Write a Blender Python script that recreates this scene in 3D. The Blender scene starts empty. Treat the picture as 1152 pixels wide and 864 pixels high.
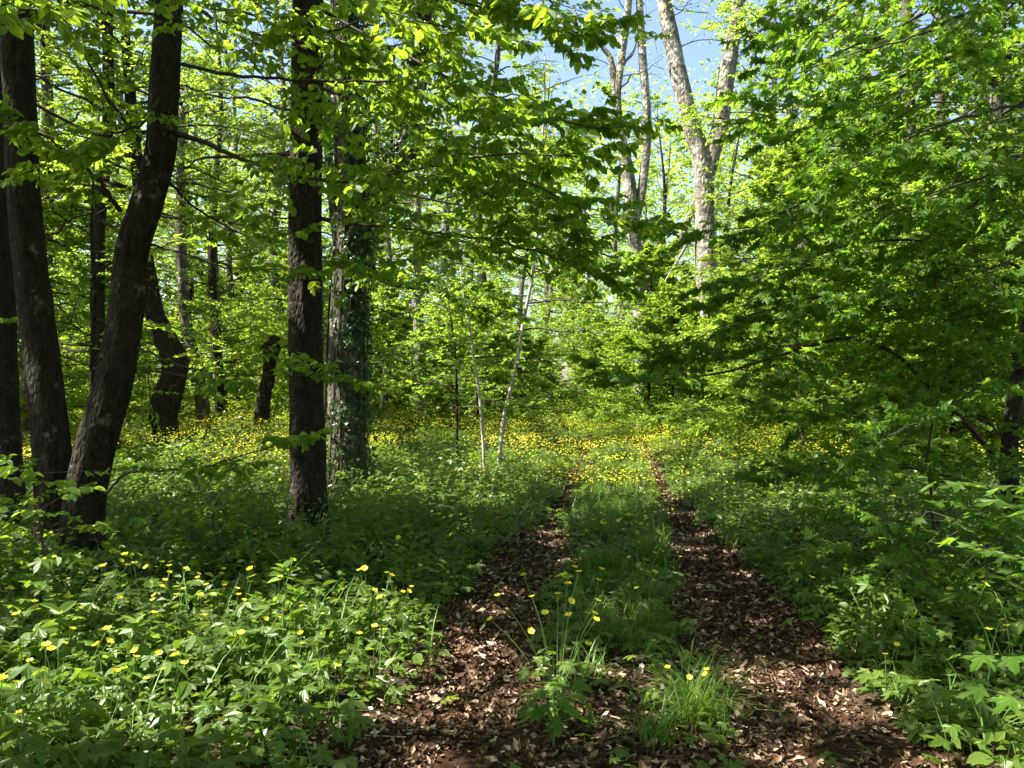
import bpy, math
import numpy as np

# ------------------------------------------------------------------ basics
F, HOR, EYE = 887.0, 440.0, 1.5          # focal length and horizon in photo pixels, eye height
SUN_EL, SUN_AZ = math.radians(56), math.radians(98)    # azimuth: from straight ahead towards the left
SUN = np.array([-math.cos(SUN_EL) * math.sin(SUN_AZ), math.cos(SUN_EL) * math.cos(SUN_AZ), math.sin(SUN_EL)])
UP = np.array([0.0, 0.0, 1.0])
scene = bpy.context.scene
COL = scene.collection


def at(px, py, d):
    return np.array([(px - 576.0) / F * d, d, EYE + (HOR - py) / F * d])


def track_x(y):
    y = np.asarray(y, float)
    return 0.13 * np.minimum(y, 34) + 0.03 + 0.10 * np.maximum(y - 34, 0)


def sstep(a, b, x):
    t = np.clip((x - a) / (b - a), 0, 1)
    return t * t * (3 - 2 * t)


def ground_z(x, y):
    x = np.asarray(x, float); y = np.asarray(y, float)
    z = 0.03 * np.sin(.7 * x + .3 * y) + 0.03 * np.sin(.9 * y - .5 * x + 1) + 0.015 * np.sin(2.3 * x + 1.7 * y)
    z = z + 0.016 * np.maximum(0, y - 16)
    u = np.abs(x - track_x(y))
    fade = 1 - sstep(34, 48, y)
    z = z - 0.075 * np.exp(-((u - .75) / .3) ** 2) * fade + 0.05 * sstep(1.1, 2.0, u)
    return z


class Noise:
    """smooth random field of about unit variance"""
    def __init__(self, seed, lo, hi, n=14):
        r = np.random.default_rng(seed)
        lam = np.exp(r.uniform(math.log(lo), math.log(hi), n)); a = r.uniform(0, 2 * math.pi, n)
        self.k = 2 * math.pi / lam[:, None] * np.stack([np.cos(a), np.sin(a)], 1)
        self.p = r.uniform(0, 2 * math.pi, n); self.s = math.sqrt(2.0 / n)

    def __call__(self, x, y):
        x = np.asarray(x, float); y = np.asarray(y, float); o = np.zeros(np.broadcast(x, y).shape)
        for (kx, ky), p in zip(self.k, self.p):
            o = o + np.sin(kx * x + ky * y + p)
        return o * self.s


def unit(v):
    return v / np.maximum(np.linalg.norm(v, axis=-1, keepdims=True), 1e-9)


# ------------------------------------------------------------------ meshes
class Geo:
    def __init__(self):
        self.v, self.l, self.s, self.m, self.n = [], [], [], [], 0

    def add(self, V, loops, sizes, mat=0):
        self.v.append(np.asarray(V, np.float32).reshape(-1, 3))
        self.l.append(np.asarray(loops, np.int32).ravel() + self.n)
        sizes = np.asarray(sizes, np.int32).ravel()
        self.s.append(sizes); self.m.append(np.full(len(sizes), mat, np.int32))
        self.n += len(self.v[-1])

    def scatter(self, T, pos, axis, normal, scale, mat=0):
        """copies of template T (y along axis, z along normal)"""
        tv, tl, ts = T
        N = len(pos)
        if N == 0:
            return
        y = unit(np.asarray(axis, float)); x = unit(np.cross(y, normal)); z = np.cross(x, y)
        sc = np.asarray(scale, float)
        if sc.ndim == 1:
            sc = np.repeat(sc[:, None], 3, 1)
        V = (pos[:, None] + x[:, None] * (tv[None, :, 0:1] * sc[:, None, 0:1]) + y[:, None] * (tv[None, :, 1:2] * sc[:, None, 1:2])
             + z[:, None] * (tv[None, :, 2:3] * sc[:, None, 2:3]))
        k = len(tv)
        L = (np.asarray(tl)[None] + (np.arange(N) * k)[:, None]).ravel()
        self.add(V.reshape(-1, 3), L, np.tile(ts, N), mat)

    def tube(self, path, rad, seg=8, mat=0, rough=0.0, rs=None, flute=0.0, cap=True):
        path = np.asarray(path, float); rad = np.asarray(rad, float); n = len(path)
        tan = unit(np.gradient(path, axis=0))
        ref = np.array([0.0, 1.0, 0.0]) if abs(tan[0][2]) > .6 else UP
        a = unit(np.cross(tan, ref)); b = np.cross(tan, a)
        th = np.linspace(0, 2 * math.pi, seg, endpoint=False)
        R = rad[:, None] * np.ones(seg)[None]
        if rough > 0:
            r = rs or np.random.default_rng(1)
            ph = r.uniform(0, 6.28, 6)
            s = np.cumsum(np.r_[0, np.linalg.norm(np.diff(path, axis=0), axis=1)])[:, None]
            if seg >= 40:
                ridge = np.zeros((n, seg))
                for _ in range(34):
                    k, f = r.integers(5, 26), r.uniform(-9, 9)
                    ridge += np.sin(k * th[None] + f * s + r.uniform(0, 6.28) + .8 * np.sin(3.1 * s + r.uniform(0, 6.28))) / (4 + k * .25)
                R = R * (1 + (.022 if rough < .02 else .014) * ridge * 1.6)
                rz = path[:, 2:3] - path[0, 2]
                R = R * (1 + .16 * np.exp(-rz / .22) * np.sin(4 * th + ph[1])[None])
            R = R * (1 + rough * (np.sin(2 * th + ph[0] + .9 * s) + .8 * np.sin(3 * th + ph[1] - 1.3 * s) + .7 * np.sin(5 * th + ph[2] + .7 * s)
                                  + .8 * np.sin(th + ph[3] + 2.1 * s) + .35 * np.sin(9 * th + ph[4] + 1.1 * s)) + rough * (.5 if seg < 40 else .12) * r.normal(0, 1, (n, seg)))
        V = path[:, None] + R[..., None] * (a[:, None] * np.cos(th)[None, :, None] + b[:, None] * np.sin(th)[None, :, None])
        i = np.arange(n - 1)[:, None] * seg; j = np.arange(seg)[None]; j2 = (j + 1) % seg
        q = np.stack([i + j, i + j2, i + seg + j2, i + seg + j], -1).reshape(-1)
        loops, sizes = [q], [np.full((n - 1) * seg, 4)]
        if cap:
            loops.append((n - 1) * seg + np.arange(seg)); sizes.append([seg])
        self.add(V.reshape(-1, 3), np.concatenate(loops), np.concatenate(sizes), mat)

    def build(self, name, mats, parent=None, smooth=False, link=True):
        me = bpy.data.meshes.new(name)
        V = np.concatenate(self.v); L = np.concatenate(self.l); S = np.concatenate(self.s); M = np.concatenate(self.m)
        me.vertices.add(len(V)); me.vertices.foreach_set('co', V.ravel())
        me.loops.add(len(L)); me.loops.foreach_set('vertex_index', L)
        me.polygons.add(len(S)); st = np.zeros(len(S), np.int32); st[1:] = np.cumsum(S)[:-1]
        me.polygons.foreach_set('loop_start', st)
        me.polygons.foreach_set('material_index', M)
        sm = np.isin(M, smooth) if isinstance(smooth, (list, tuple)) else np.full(len(S), bool(smooth))
        me.polygons.foreach_set('use_smooth', sm)
        for m in (mats if isinstance(mats, (list, tuple)) else [mats]):
            me.materials.append(m)
        me.update(calc_edges=True)
        o = bpy.data.objects.new(name, me)
        if link:
            COL.objects.link(o)
        if parent is not None:
            o.parent = parent
            o.matrix_parent_inverse = parent.matrix_basis.inverted()
        return o


def spline(pts, n):
    """Catmull-Rom through the points"""
    P = np.asarray(pts, float)
    P = np.vstack([2 * P[0] - P[1], P, 2 * P[-1] - P[-2]])
    m = len(P) - 3
    t = np.linspace(0, m - 1e-6, n); i = t.astype(int); u = (t - i)[:, None]
    a, b, c, d = P[i], P[i + 1], P[i + 2], P[i + 3]
    return .5 * (2 * b + (c - a) * u + (2 * a - 5 * b + 4 * c - d) * u ** 2 + (3 * b - a - 3 * c + d) * u ** 3)


# ------------------------------------------------------------------ leaf shapes (length 1 along y)
def T_(verts, faces):
    return np.array(verts, float), np.array([i for f in faces for i in f]), np.array([len(f) for f in faces])


def ovate():
    o = [(.17, .12), (.29, .32), (.31, .52), (.22, .77)]
    z = lambda x, y: .35 * x - .18 * y * y
    v = [(0, 0, 0)] + [(x, y, z(x, y)) for x, y in o] + [(0, 1, -.2)] + [(-x, y, z(x, y)) for x, y in o[::-1]]
    return T_(v, [(0, 1, 2, 3, 4, 5), (5, 6, 7, 8, 9, 0)])


def rhomb():
    return T_([(0, 0, 0), (.33, .45, .09), (0, 1, -.12), (-.33, .45, .09)], [(0, 1, 2), (0, 2, 3)])


def palmate(n, spread, sinus, lens, wid=.5, teeth=True, drop=.2):
    c = (0, .12)
    out = []
    angs = np.linspace(-spread, spread, n)
    step = angs[1] - angs[0]
    out.append((0, 0))
    for i, a in enumerate(angs):
        Ln = lens[i]
        pts = []
        if teeth:
            pts = [(-.30, .62), (-.17, .80), (-.13, .76), (0, 1.0), (.13, .76), (.17, .80), (.30, .62)]
        else:
            pts = [(-.28, .6), (0, 1.0), (.28, .6)]
        for da, r in pts:
            aa = a + da * step * wid * 2
            out.append((c[0] + math.sin(aa) * r * Ln, c[1] + math.cos(aa) * r * Ln))
        if i < n - 1:
            aa = a + step / 2
            rr = sinus * .5 * (lens[i] + lens[i + 1])
            out.append((math.sin(aa) * rr, c[1] + math.cos(aa) * rr))
    v = [(c[0], c[1], .03)] + [(x, y, -drop * (x * x + (y - .12) ** 2) + .05 * math.sin(9 * x + 7 * y)) for x, y in out]
    k = len(out)
    return T_(v, [(0, 1 + (i + 1) % k, 1 + i) for i in range(k)])


OVATE, RHOMB = ovate(), rhomb()
MAPLE = palmate(5, 1.75, .48, [.42, .68, .85, .68, .42], .5, True, .18)
MAPLE_S = palmate(3, 1.1, .45, [.62, .85, .62], .55, False, .2)
CROW = palmate(5, 1.95, .40, [.5, .62, .74, .62, .5], .56, True, .4)        # deeply cut buttercup leaf
CROW_S = palmate(3, 1.3, .34, [.6, .8, .6], .6, False, .35)
BLADE = T_([(-.5, 0, 0), (.5, 0, 0), (.42, .35, .05), (-.42, .35, .05), (.28, .7, -.06), (-.28, .7, -.06), (0, 1, -.28)],
           [(0, 1, 2, 3), (3, 2, 4, 5), (5, 4, 6)])
STICK = T_([(1, 0, 0), (-.5, 0, .87), (-.5, 0, -.87), (.4, 1, 0), (-.2, 1, .35), (-.2, 1, -.35)],
           [(0, 1, 4, 3), (1, 2, 5, 4), (2, 0, 3, 5)])
DEAD = T_([(0, 0, 0), (.3, .3, .14), (.26, .7, .1), (0, 1, .18), (-.26, .7, .16), (-.3, .3, .05), (0, .5, -.03)],
          [(0, 1, 6), (1, 2, 6), (2, 3, 6), (3, 4, 6), (4, 5, 6), (5, 0, 6)])


# ------------------------------------------------------------------ materials
def mat(name):
    m = bpy.data.materials.new(name); m.use_nodes = True
    nt = m.node_tree; nt.nodes.clear()
    out = nt.nodes.new('ShaderNodeOutputMaterial')
    return m, nt, out


def N_(nt, t, **kw):
    n = nt.nodes.new(t)
    for k, v in kw.items():
        setattr(n, k, v)
    return n


def ramp(nt, fac, stops):
    r = N_(nt, 'ShaderNodeValToRGB'); e = r.color_ramp.elements
    while len(e) < len(stops):
        e.new(.5)
    for el, (p, c) in zip(e, stops):
        el.position = p; el.color = (*c, 1)
    nt.links.new(fac, r.inputs['Fac'])
    return r.outputs['Color']


def leaf_mat(name, dark, light, tdark, tlight, trans=.5, rough=.45, spec=.35):
    m, nt, out = mat(name)
    g = N_(nt, 'ShaderNodeNewGeometry')
    oi = N_(nt, 'ShaderNodeObjectInfo')
    ad = N_(nt, 'ShaderNodeMath', operation='MULTIPLY_ADD'); ad.inputs[1].default_value = .3
    nt.links.new(oi.outputs['Random'], ad.inputs[0])
    mu = N_(nt, 'ShaderNodeMath', operation='MULTIPLY'); mu.inputs[1].default_value = .7
    nt.links.new(g.outputs['Random Per Island'], mu.inputs[0]); nt.links.new(mu.outputs[0], ad.inputs[2])
    c1 = ramp(nt, ad.outputs[0], [(0, dark), (1, light)])
    c2 = ramp(nt, ad.outputs[0], [(0, tdark), (1, tlight)])
    p = N_(nt, 'ShaderNodeBsdfPrincipled'); p.inputs['Roughness'].default_value = rough
    p.inputs['Specular IOR Level'].default_value = spec
    nt.links.new(c1, p.inputs['Base Color'])
    t = N_(nt, 'ShaderNodeBsdfTranslucent'); nt.links.new(c2, t.inputs['Color'])
    x = N_(nt, 'ShaderNodeMixShader'); x.inputs[0].default_value = trans
    nt.links.new(p.outputs[0], x.inputs[1]); nt.links.new(t.outputs[0], x.inputs[2]); nt.links.new(x.outputs[0], out.inputs[0])
    return m


def bark_mat(name, dark, mid, pale, lichen=.55, zs=.25, scale=14, bump=1.0):
    m, nt, out = mat(name)
    tc = N_(nt, 'ShaderNodeTexCoord'); mp = N_(nt, 'ShaderNodeMapping'); mp.inputs['Scale'].default_value = (1, 1, zs)
    nt.links.new(tc.outputs['Object'], mp.inputs[0])
    n1 = N_(nt, 'ShaderNodeTexNoise'); n1.inputs['Scale'].default_value = scale; n1.inputs['Detail'].default_value = 8; n1.inputs['Roughness'].default_value = .65
    nt.links.new(mp.outputs[0], n1.inputs['Vector'])
    v1 = N_(nt, 'ShaderNodeTexVoronoi', feature='DISTANCE_TO_EDGE'); v1.inputs['Scale'].default_value = scale * 1.6
    nt.links.new(mp.outputs[0], v1.inputs['Vector'])
    n2 = N_(nt, 'ShaderNodeTexNoise'); n2.inputs['Scale'].default_value = 3.5; n2.inputs['Detail'].default_value = 6; n2.inputs['Roughness'].default_value = .7
    nt.links.new(tc.outputs['Object'], n2.inputs['Vector'])
    c = ramp(nt, n1.outputs['Fac'], [(.3, dark), (.62, mid)])
    lf = ramp(nt, n2.outputs['Fac'], [(lichen, (0, 0, 0)), (lichen + .09, (1, 1, 1))])
    mx = N_(nt, 'ShaderNodeMix', data_type='RGBA'); nt.links.new(lf, mx.inputs[0]); nt.links.new(c, mx.inputs[6]); mx.inputs[7].default_value = (*pale, 1)
    p = N_(nt, 'ShaderNodeBsdfPrincipled'); p.inputs['Roughness'].default_value = .9; p.inputs['Specular IOR Level'].default_value = .15
    nt.links.new(mx.outputs[2], p.inputs['Base Color'])
    a = N_(nt, 'ShaderNodeMath', operation='MULTIPLY_ADD'); a.inputs[1].default_value = 1.2
    nt.links.new(v1.outputs['Distance'], a.inputs[0]); nt.links.new(n1.outputs['Fac'], a.inputs[2])
    b = N_(nt, 'ShaderNodeBump'); b.inputs['Strength'].default_value = bump; b.inputs['Distance'].default_value = .045
    nt.links.new(a.outputs[0], b.inputs['Height']); nt.links.new(b.outputs[0], p.inputs['Normal'])
    nt.links.new(p.outputs[0], out.inputs[0])
    return m


def island_mat(name, stops, rough=.8, trans=0.0):
    m, nt, out = mat(name)
    g = N_(nt, 'ShaderNodeNewGeometry')
    c = ramp(nt, g.outputs['Random Per Island'], stops)
    p = N_(nt, 'ShaderNodeBsdfPrincipled'); p.inputs['Roughness'].default_value = rough; p.inputs['Specular IOR Level'].default_value = .25
    nt.links.new(c, p.inputs['Base Color'])
    if trans:
        t = N_(nt, 'ShaderNodeBsdfTranslucent'); nt.links.new(c, t.inputs['Color'])
        x = N_(nt, 'ShaderNodeMixShader'); x.inputs[0].default_value = trans
        nt.links.new(p.outputs[0], x.inputs[1]); nt.links.new(t.outputs[0], x.inputs[2]); nt.links.new(x.outputs[0], out.inputs[0])
    else:
        nt.links.new(p.outputs[0], out.inputs[0])
    return m


def soil_mat(name, stops, scale):
    m, nt, out = mat(name)
    tc = N_(nt, 'ShaderNodeTexCoord')
    n = N_(nt, 'ShaderNodeTexNoise'); n.inputs['Scale'].default_value = scale; n.inputs['Detail'].default_value = 10; n.inputs['Roughness'].default_value = .7
    nt.links.new(tc.outputs['Object'], n.inputs['Vector'])
    c = ramp(nt, n.outputs['Fac'], stops)
    p = N_(nt, 'ShaderNodeBsdfPrincipled'); p.inputs['Roughness'].default_value = .95; p.inputs['Specular IOR Level'].default_value = .1
    nt.links.new(c, p.inputs['Base Color'])
    b = N_(nt, 'ShaderNodeBump'); b.inputs['Distance'].default_value = .03; nt.links.new(n.outputs['Fac'], b.inputs['Height'])
    nt.links.new(b.outputs[0], p.inputs['Normal']); nt.links.new(p.outputs[0], out.inputs[0])
    return m


M = {}
M['beech'] = leaf_mat('beech_leaf', (.045, .11, .012), (.085, .17, .022), (.29, .47, .022), (.48, .64, .045), .58)
M['wood'] = leaf_mat('woodland_leaf', (.06, .13, .014), (.11, .19, .024), (.31, .49, .028), (.53, .68, .055), .58)
M['maple'] = leaf_mat('maple_leaf', (.045, .10, .012), (.08, .15, .02), (.22, .42, .02), (.38, .60, .035), .54)
M['herb'] = leaf_mat('herb_leaf', (.06, .12, .014), (.125, .19, .035), (.18, .32, .018), (.34, .48, .04), .45, .40, .45)
M['grass'] = leaf_mat('grass_blade', (.06, .14, .02), (.12, .20, .035), (.16, .32, .02), (.28, .42, .04), .4, .4, .4)
M['ivy'] = leaf_mat('ivy_leaf', (.02, .06, .012), (.045, .10, .02), (.05, .14, .012), (.08, .20, .02), .25, .3, .5)
M['stem'] = island_mat('green_stem', [(0, (.07, .15, .025)), (1, (.13, .22, .05))], .5)
M['petal'] = island_mat('yellow_petal', [(0, (.80, .68, .03)), (1, (.90, .82, .09))], .35, .35)
M['pollen'] = island_mat('flower_centre', [(0, (.55, .45, .02)), (1, (.6, .5, .05))], .7)
M['bark'] = bark_mat('dark_bark', (.014, .011, .008), (.055, .045, .032), (.20, .18, .14), .60, .45, 16)
M['barkg'] = bark_mat('grey_bark', (.04, .033, .026), (.14, .12, .095), (.34, .31, .26), .54, .4, 10)
M['barkl'] = bark_mat('pale_bark', (.06, .05, .038), (.27, .235, .19), (.46, .43, .36), .50, .5, 6)
M['birch'] = bark_mat('sapling_bark', (.22, .20, .165), (.52, .48, .42), (.64, .61, .55), .55, .5, 24, .3)
M['twig'] = island_mat('twig_bark', [(0, (.035, .027, .02)), (1, (.075, .058, .042))], .85)
M['litter'] = island_mat('dead_leaf', [(0, (.034, .016, .010)), (.40, (.085, .042, .023)), (.7, (.19, .11, .062)), (.91, (.42, .31, .21)), (1, (.60, .52, .41))], .7)
M['soil'] = soil_mat('woodland_soil', [(.3, (.022, .016, .010)), (.6, (.055, .04, .024)), (.8, (.08, .06, .035))], 6)
M['rut'] = soil_mat('rut_soil', [(.3, (.022, .012, .008)), (.55, (.065, .034, .019)), (.8, (.12, .07, .042))], 14)


# ------------------------------------------------------------------ things
def tag(o, label=None, cat=None, group=None, kind=None):
    if label: o['label'] = label
    if cat: o['category'] = cat
    if group: o['group'] = group
    if kind: o['kind'] = kind
    return o


def empty(name, loc, rz=0.0):
    o = bpy.data.objects.new(name, None); COL.objects.link(o)
    o.location = loc; o.rotation_euler = (0, 0, rz); o.empty_display_size = .3
    from mathutils import Matrix
    o.matrix_basis = Matrix.Translation(loc) @ Matrix.Rotation(rz, 4, 'Z')
    return o


def copy_tree(o, parent=None):
    c = o.copy(); COL.objects.link(c)
    if parent is not None:
        c.parent = parent
    for ch in o.children:
        copy_tree(ch, c)
    return c


def place(c, loc, rz=0.0, s=1.0):
    c.location = loc; c.rotation_euler = (0, 0, rz); c.scale = (s, s, s)


# ------------------------------------------------------------------ where the sun reaches the ground
NL = Noise(3, .45, 1.6, 18)
NB = Noise(5, 2.0, 6.0, 10)
SPOTS = [(-.40, 4.35, .42, .62), (-.05, 4.0, .3, .35), (1.42, 4.25, .30, .22), (1.62, 3.75, .3, .2), (.45, 8.0, .2, .5), (.62, 6.9, .22, .18),
         (2.0, 8.2, .25, .25), (-1.22, 4.5, .35, .4), (-1.6, 3.5, .8, .55), (-.95, 3.9, .35, .4), (1.75, 2.9, .3, .2),
         (.35, 3.5, .18, .15), (2.25, 5.6, .3, .25), (1.0, 9.5, .5, .6), (1.6, 11.5, .7, .8), (-1.9, 4.6, .3, .35)]


def lit(gx, gy):
    """True where a gap is cut in the crowns so the sun reaches the ground"""
    left = gx < track_x(gy) - 1.1
    cov = np.where(gy < 5.2, np.where(left, .27, .12), np.where(gy < 9.0, np.where(left, .05, .12), .36))
    cov = np.where((gy < 10) & (gx > track_x(gy) + .9), .07 + .58 * sstep(4.4, 5.0, gy), cov)
    cov = np.where((gy < 12) & (gy > 4.6) & (gx > track_x(gy) + 2.7), .33, cov)
    cov = np.where(gy > 11, .55, cov)
    cov = np.where(gy > 22, .68, cov)
    thr = np.interp(cov, [0, .02, .1, .2, .3, .4, .5, .6, .8, 1], [4, 2.05, 1.28, .84, .52, .25, 0, -.25, -.84, -4])
    far = sstep(10, 15, gy)
    on = (1 - far) * (.8 * NL(gx, gy) + .6 * NB(gx, gy)) + far * (.35 * NL(gx, gy) + .95 * NB(gx, gy)) > thr
    for x, y, a, b in SPOTS:
        on |= ((gx - x) / a) ** 2 + ((gy - y) / b) ** 2 < 1
    return on


TARGETS = [(at(88, 515, 6.05), .16), (at(92, 540, 6.05), .14), (at(108, 470, 6.05), .10), (at(330, 315, 7.5), .20), (at(331, 345, 7.5), .12), (at(330, 545, 7.5), .14), (at(336, 580, 7.5), .14),
           (at(378, 300, 10.4), .35), (at(376, 335, 10.4), .3), (at(374, 480, 10.4), .35), (at(374, 530, 10.4), .35), (at(170, 160, 6.1), .10), (at(166, 200, 6.1), .10),
           (at(320, 655, 4.2), .16), (at(45, 440, 6.2), .10), (at(320, 690, 4.2), .12), (at(590, 360, 13.4), .3), (at(575, 440, 13.4), .3), (at(601, 300, 13.4), .3), (at(605, 240, 13.4), .3), (at(530, 390, 12.9), .3), (at(541, 460, 12.9), .3), (at(562, 510, 13.4), .3), (at(1130, 640, 2.8), .25), (at(1130, 720, 2.8), .2)]


def keep_sun(p, strength=.97, rng=np.random.default_rng(11)):  # drops crown leaves on sun rays to chosen spots, shaping the dapples
    t = p[:, 2] / SUN[2]
    g = p[:, :2] - SUN[None, :2] * t[:, None]
    dark = ~(lit(g[:, 0], g[:, 1]) & (rng.random(len(p)) < strength))
    for T, r in TARGETS:
        v = p - T
        a = v @ SUN
        dark &= ~((a > .15) & (np.linalg.norm(v - a[:, None] * SUN, axis=1) < r))
    return dark


# ------------------------------------------------------------------ branching
def fork(rng, o, d, L, k, u0, ang, Lf, flat=.45, zj=.12):
    n = len(o)
    u = np.linspace(u0, 1, k)[None] + rng.uniform(-.5, .5, (n, k)) * (1 - u0) / k
    u = np.clip(u, .03, 1.0)
    P = o[:, None] + d[:, None] * (L[:, None] * u)[..., None]
    s = unit(np.cross(d, UP + rng.normal(0, .15, (n, 3))))
    sgn = np.where((np.arange(k)[None] + rng.integers(0, 2, (n, 1))) % 2 == 0, 1, -1)
    a = rng.uniform(ang[0], ang[1], (n, k)) * sgn
    a[:, -1] *= .3
    D = d[:, None] * np.cos(a)[..., None] + s[:, None] * np.sin(a)[..., None]
    D[..., 2] = D[..., 2] * flat + rng.normal(0, zj, (n, k))
    LL = L[:, None] * Lf * (1.15 - .65 * u) * rng.uniform(.65, 1.25, (n, k))
    return P.reshape(-1, 3), unit(D.reshape(-1, 3)), LL.ravel()


def put_leaves(geo, rng, o, d, L, k, T, size, m=0, tilt=.38, keep=None, hang=.12):
    n = len(o)
    u = np.linspace(.12, 1, k)[None] + rng.uniform(-.06, .06, (n, k))
    P = o[:, None] + d[:, None] * (L[:, None] * u)[..., None]
    s = unit(np.cross(d, UP))
    sgn = np.where((np.arange(k)[None] + rng.integers(0, 2, (n, 1))) % 2 == 0, 1, -1)
    a = rng.uniform(.6, 1.2, (n, k)) * sgn
    a[:, -1] *= .2
    D = d[:, None] * np.cos(a)[..., None] + s[:, None] * np.sin(a)[..., None]
    D = D + rng.normal(0, .18, D.shape)
    D[..., 2] -= hang
    Nn = UP + rng.normal(0, tilt, D.shape)
    P = P.reshape(-1, 3); D = D.reshape(-1, 3); Nn = Nn.reshape(-1, 3)
    sz = size * rng.uniform(.6, 1.2, len(P))
    if keep is not None:
        q = keep(P) & keep(P + D * (size * .9)); P, D, Nn, sz = P[q], D[q], Nn[q], sz[q]
    geo.scatter(T, P, D, Nn, sz, m)


def sticks(geo, o, d, L, r, m):
    sc = np.stack([np.full(len(o), 1.0) * r, L, np.full(len(o), 1.0) * r], 1)
    geo.scatter(STICK, o, d, np.where(np.abs(d[:, 2:3]) > .9, [[1., 0, 0]], [[0, 0, 1.]]) + 1e-3, sc, m)


def along(path, us):
    path = np.asarray(path, float)
    s = np.r_[0, np.cumsum(np.linalg.norm(np.diff(path, axis=0), axis=1))]
    tan = unit(np.gradient(path, axis=0))
    P = np.stack([np.interp(us * s[-1], s, path[:, i]) for i in range(3)], 1)
    D = unit(np.stack([np.interp(us * s[-1], s, tan[:, i]) for i in range(3)], 1))
    return P, D, s[-1]


def limb_path(rng, s, az, el, L, droop=.25, n=7):
    t = np.linspace(0, 1, n)
    h = np.array([math.cos(az), math.sin(az), 0]); side = np.array([-h[1], h[0], 0])
    w = rng.normal(0, .05 * L)
    p = s + h * (L * t * math.cos(el))[:, None] + UP * (L * t * math.sin(el) - droop * L * t ** 2)[:, None] + side * (w * np.sin(3 * t))[:, None]
    p[1:-1] += rng.normal(0, .02 * L, (n - 2, 3))
    return p


def dress(geo, rng, limbs, k2, k3, kl, T, size, leaf=0, wood=1, u0=.25, L2f=.45, L3f=.5, twigs=True, keep=None, tilt=.38, hang=.12, r2=.008, flat=.45, zj=.12):
    """side branches, twigs and leaves on limbs (polylines)"""
    O, D, L = [], [], []
    for p in limbs:
        us = np.clip(np.linspace(u0, 1, k2) + rng.uniform(-.04, .04, k2), 0, 1)
        P, dd, tot = along(p, us)
        s = unit(np.cross(dd, UP + rng.normal(0, .2, (k2, 3))))
        sg = np.where(np.arange(k2) % 2 == 0, 1, -1)[:, None]
        a = rng.uniform(.6, 1.15, k2)[:, None]; a[-1] *= .2
        nd = dd * np.cos(a) + s * sg * np.sin(a); nd[:, 2] = nd[:, 2] * flat + rng.normal(0, zj, k2)
        O.append(P); D.append(unit(nd)); L.append(tot * L2f * (1.15 - .75 * us) * rng.uniform(.6, 1.25, k2))
    O, D, L = np.concatenate(O), np.concatenate(D), np.concatenate(L)
    L = np.maximum(L, .15)
    if twigs:
        q = keep(O + D * L[:, None] * .5) & keep(O + D * L[:, None]) if keep is not None else np.ones(len(O), bool)
        sticks(geo, O[q], D[q], L[q], r2, wood)
    o3, d3, l3 = fork(rng, O, D, L, k3, .2, (.5, 1.0), L3f, flat, zj)
    l3 = np.maximum(l3, .12)
    if keep is not None:
        q = keep(o3 + d3 * l3[:, None] * .5); o3, d3, l3 = o3[q], d3[q], l3[q]
    if twigs:
        sticks(geo, o3, d3, l3, r2 * .45, wood)
    put_leaves(geo, rng, o3, d3, l3, kl, T, size, leaf, tilt, keep, hang)


def taper(n, r0, r1, p=1.0):
    return r0 + (r1 - r0) * np.linspace(0, 1, n) ** p


def trunk_radii(path, widths_d):
    """radii from pixel widths at a distance, spread evenly along the control points"""
    return np.interp(np.linspace(0, 1, len(path)), np.linspace(0, 1, len(widths_d)), widths_d)


def px_path(pts, d, n):
    P = np.array([at(p[0], p[1], p[2] if len(p) > 2 else d) for p in pts])
    return spline(P, n)


def flare(path, rad, k=.35, h=.35):
    z = path[:, 2] - path[0, 2]
    return rad * (1 + k * np.exp(-z / h))


def crown_limbs(rng, path, rad, z0, z1, n, Lf, el=(.1, .7), az=None, droop=.2):
    zs = path[:, 2]; out = []
    for i in range(n):
        f = (i + rng.uniform(0, 1)) / n
        z = z0 + (z1 - z0) * f
        s = np.array([np.interp(z, zs, path[:, k]) for k in range(3)])
        a = i * 2.39996 + rng.uniform(-.4, .4) if az is None else rng.uniform(*az)
        e = el[0] + (el[1] - el[0]) * f + rng.uniform(-.12, .12)
        out.append(limb_path(rng, s, a, e, Lf(f) * rng.uniform(.75, 1.2), droop))
    return out


def limb_tubes(geo, limbs, r0f, seg=6, m=0):
    for p in limbs:
        L = np.linalg.norm(p[-1] - p[0])
        geo.tube(spline(p, 12), taper(12, r0f * L, .006, .8), seg, m, cap=False)


def make_tree(name, label, cat, stems, crown, bark, group=None, seed=0, seg=18, rough=.03, leafm='beech'):
    """stems: list of (path, radii); crown: function(rng, geo) filling the crown mesh (0 leaf, 1 bark)"""
    rs = np.random.default_rng(seed)
    p0 = stems[0][0][0]
    root = empty(name, (float(p0[0]), float(p0[1]), float(ground_z(p0[0], p0[1]))))
    tag(root, label, cat, group)
    for i, (p, r) in enumerate(stems):
        g = Geo(); g.tube(p, r, seg, 0, rough, rs)
        g.build('trunk' if i == 0 else 'limb', bark, root, smooth=True)
    if crown:
        g = Geo(); crown(rs, g)
        g.build('crown', [M[leafm], M['twig']], root)
    return root


# =================================================================== THE FOREGROUND TREES
def big_crown(z0, z1, n, L, path, size=.12, k2=10, k3=7, kl=12, el=(.15, .8)):
    def f(rng, g):
        limbs = crown_limbs(rng, path, None, z0, z1, n, lambda f: L * (1.1 - .6 * f), el)
        limb_tubes(g, limbs, .013, 6, 1)
        dress(g, rng, limbs, k2, k3, kl, RHOMB, size, keep=keep_sun)
    return f


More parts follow.
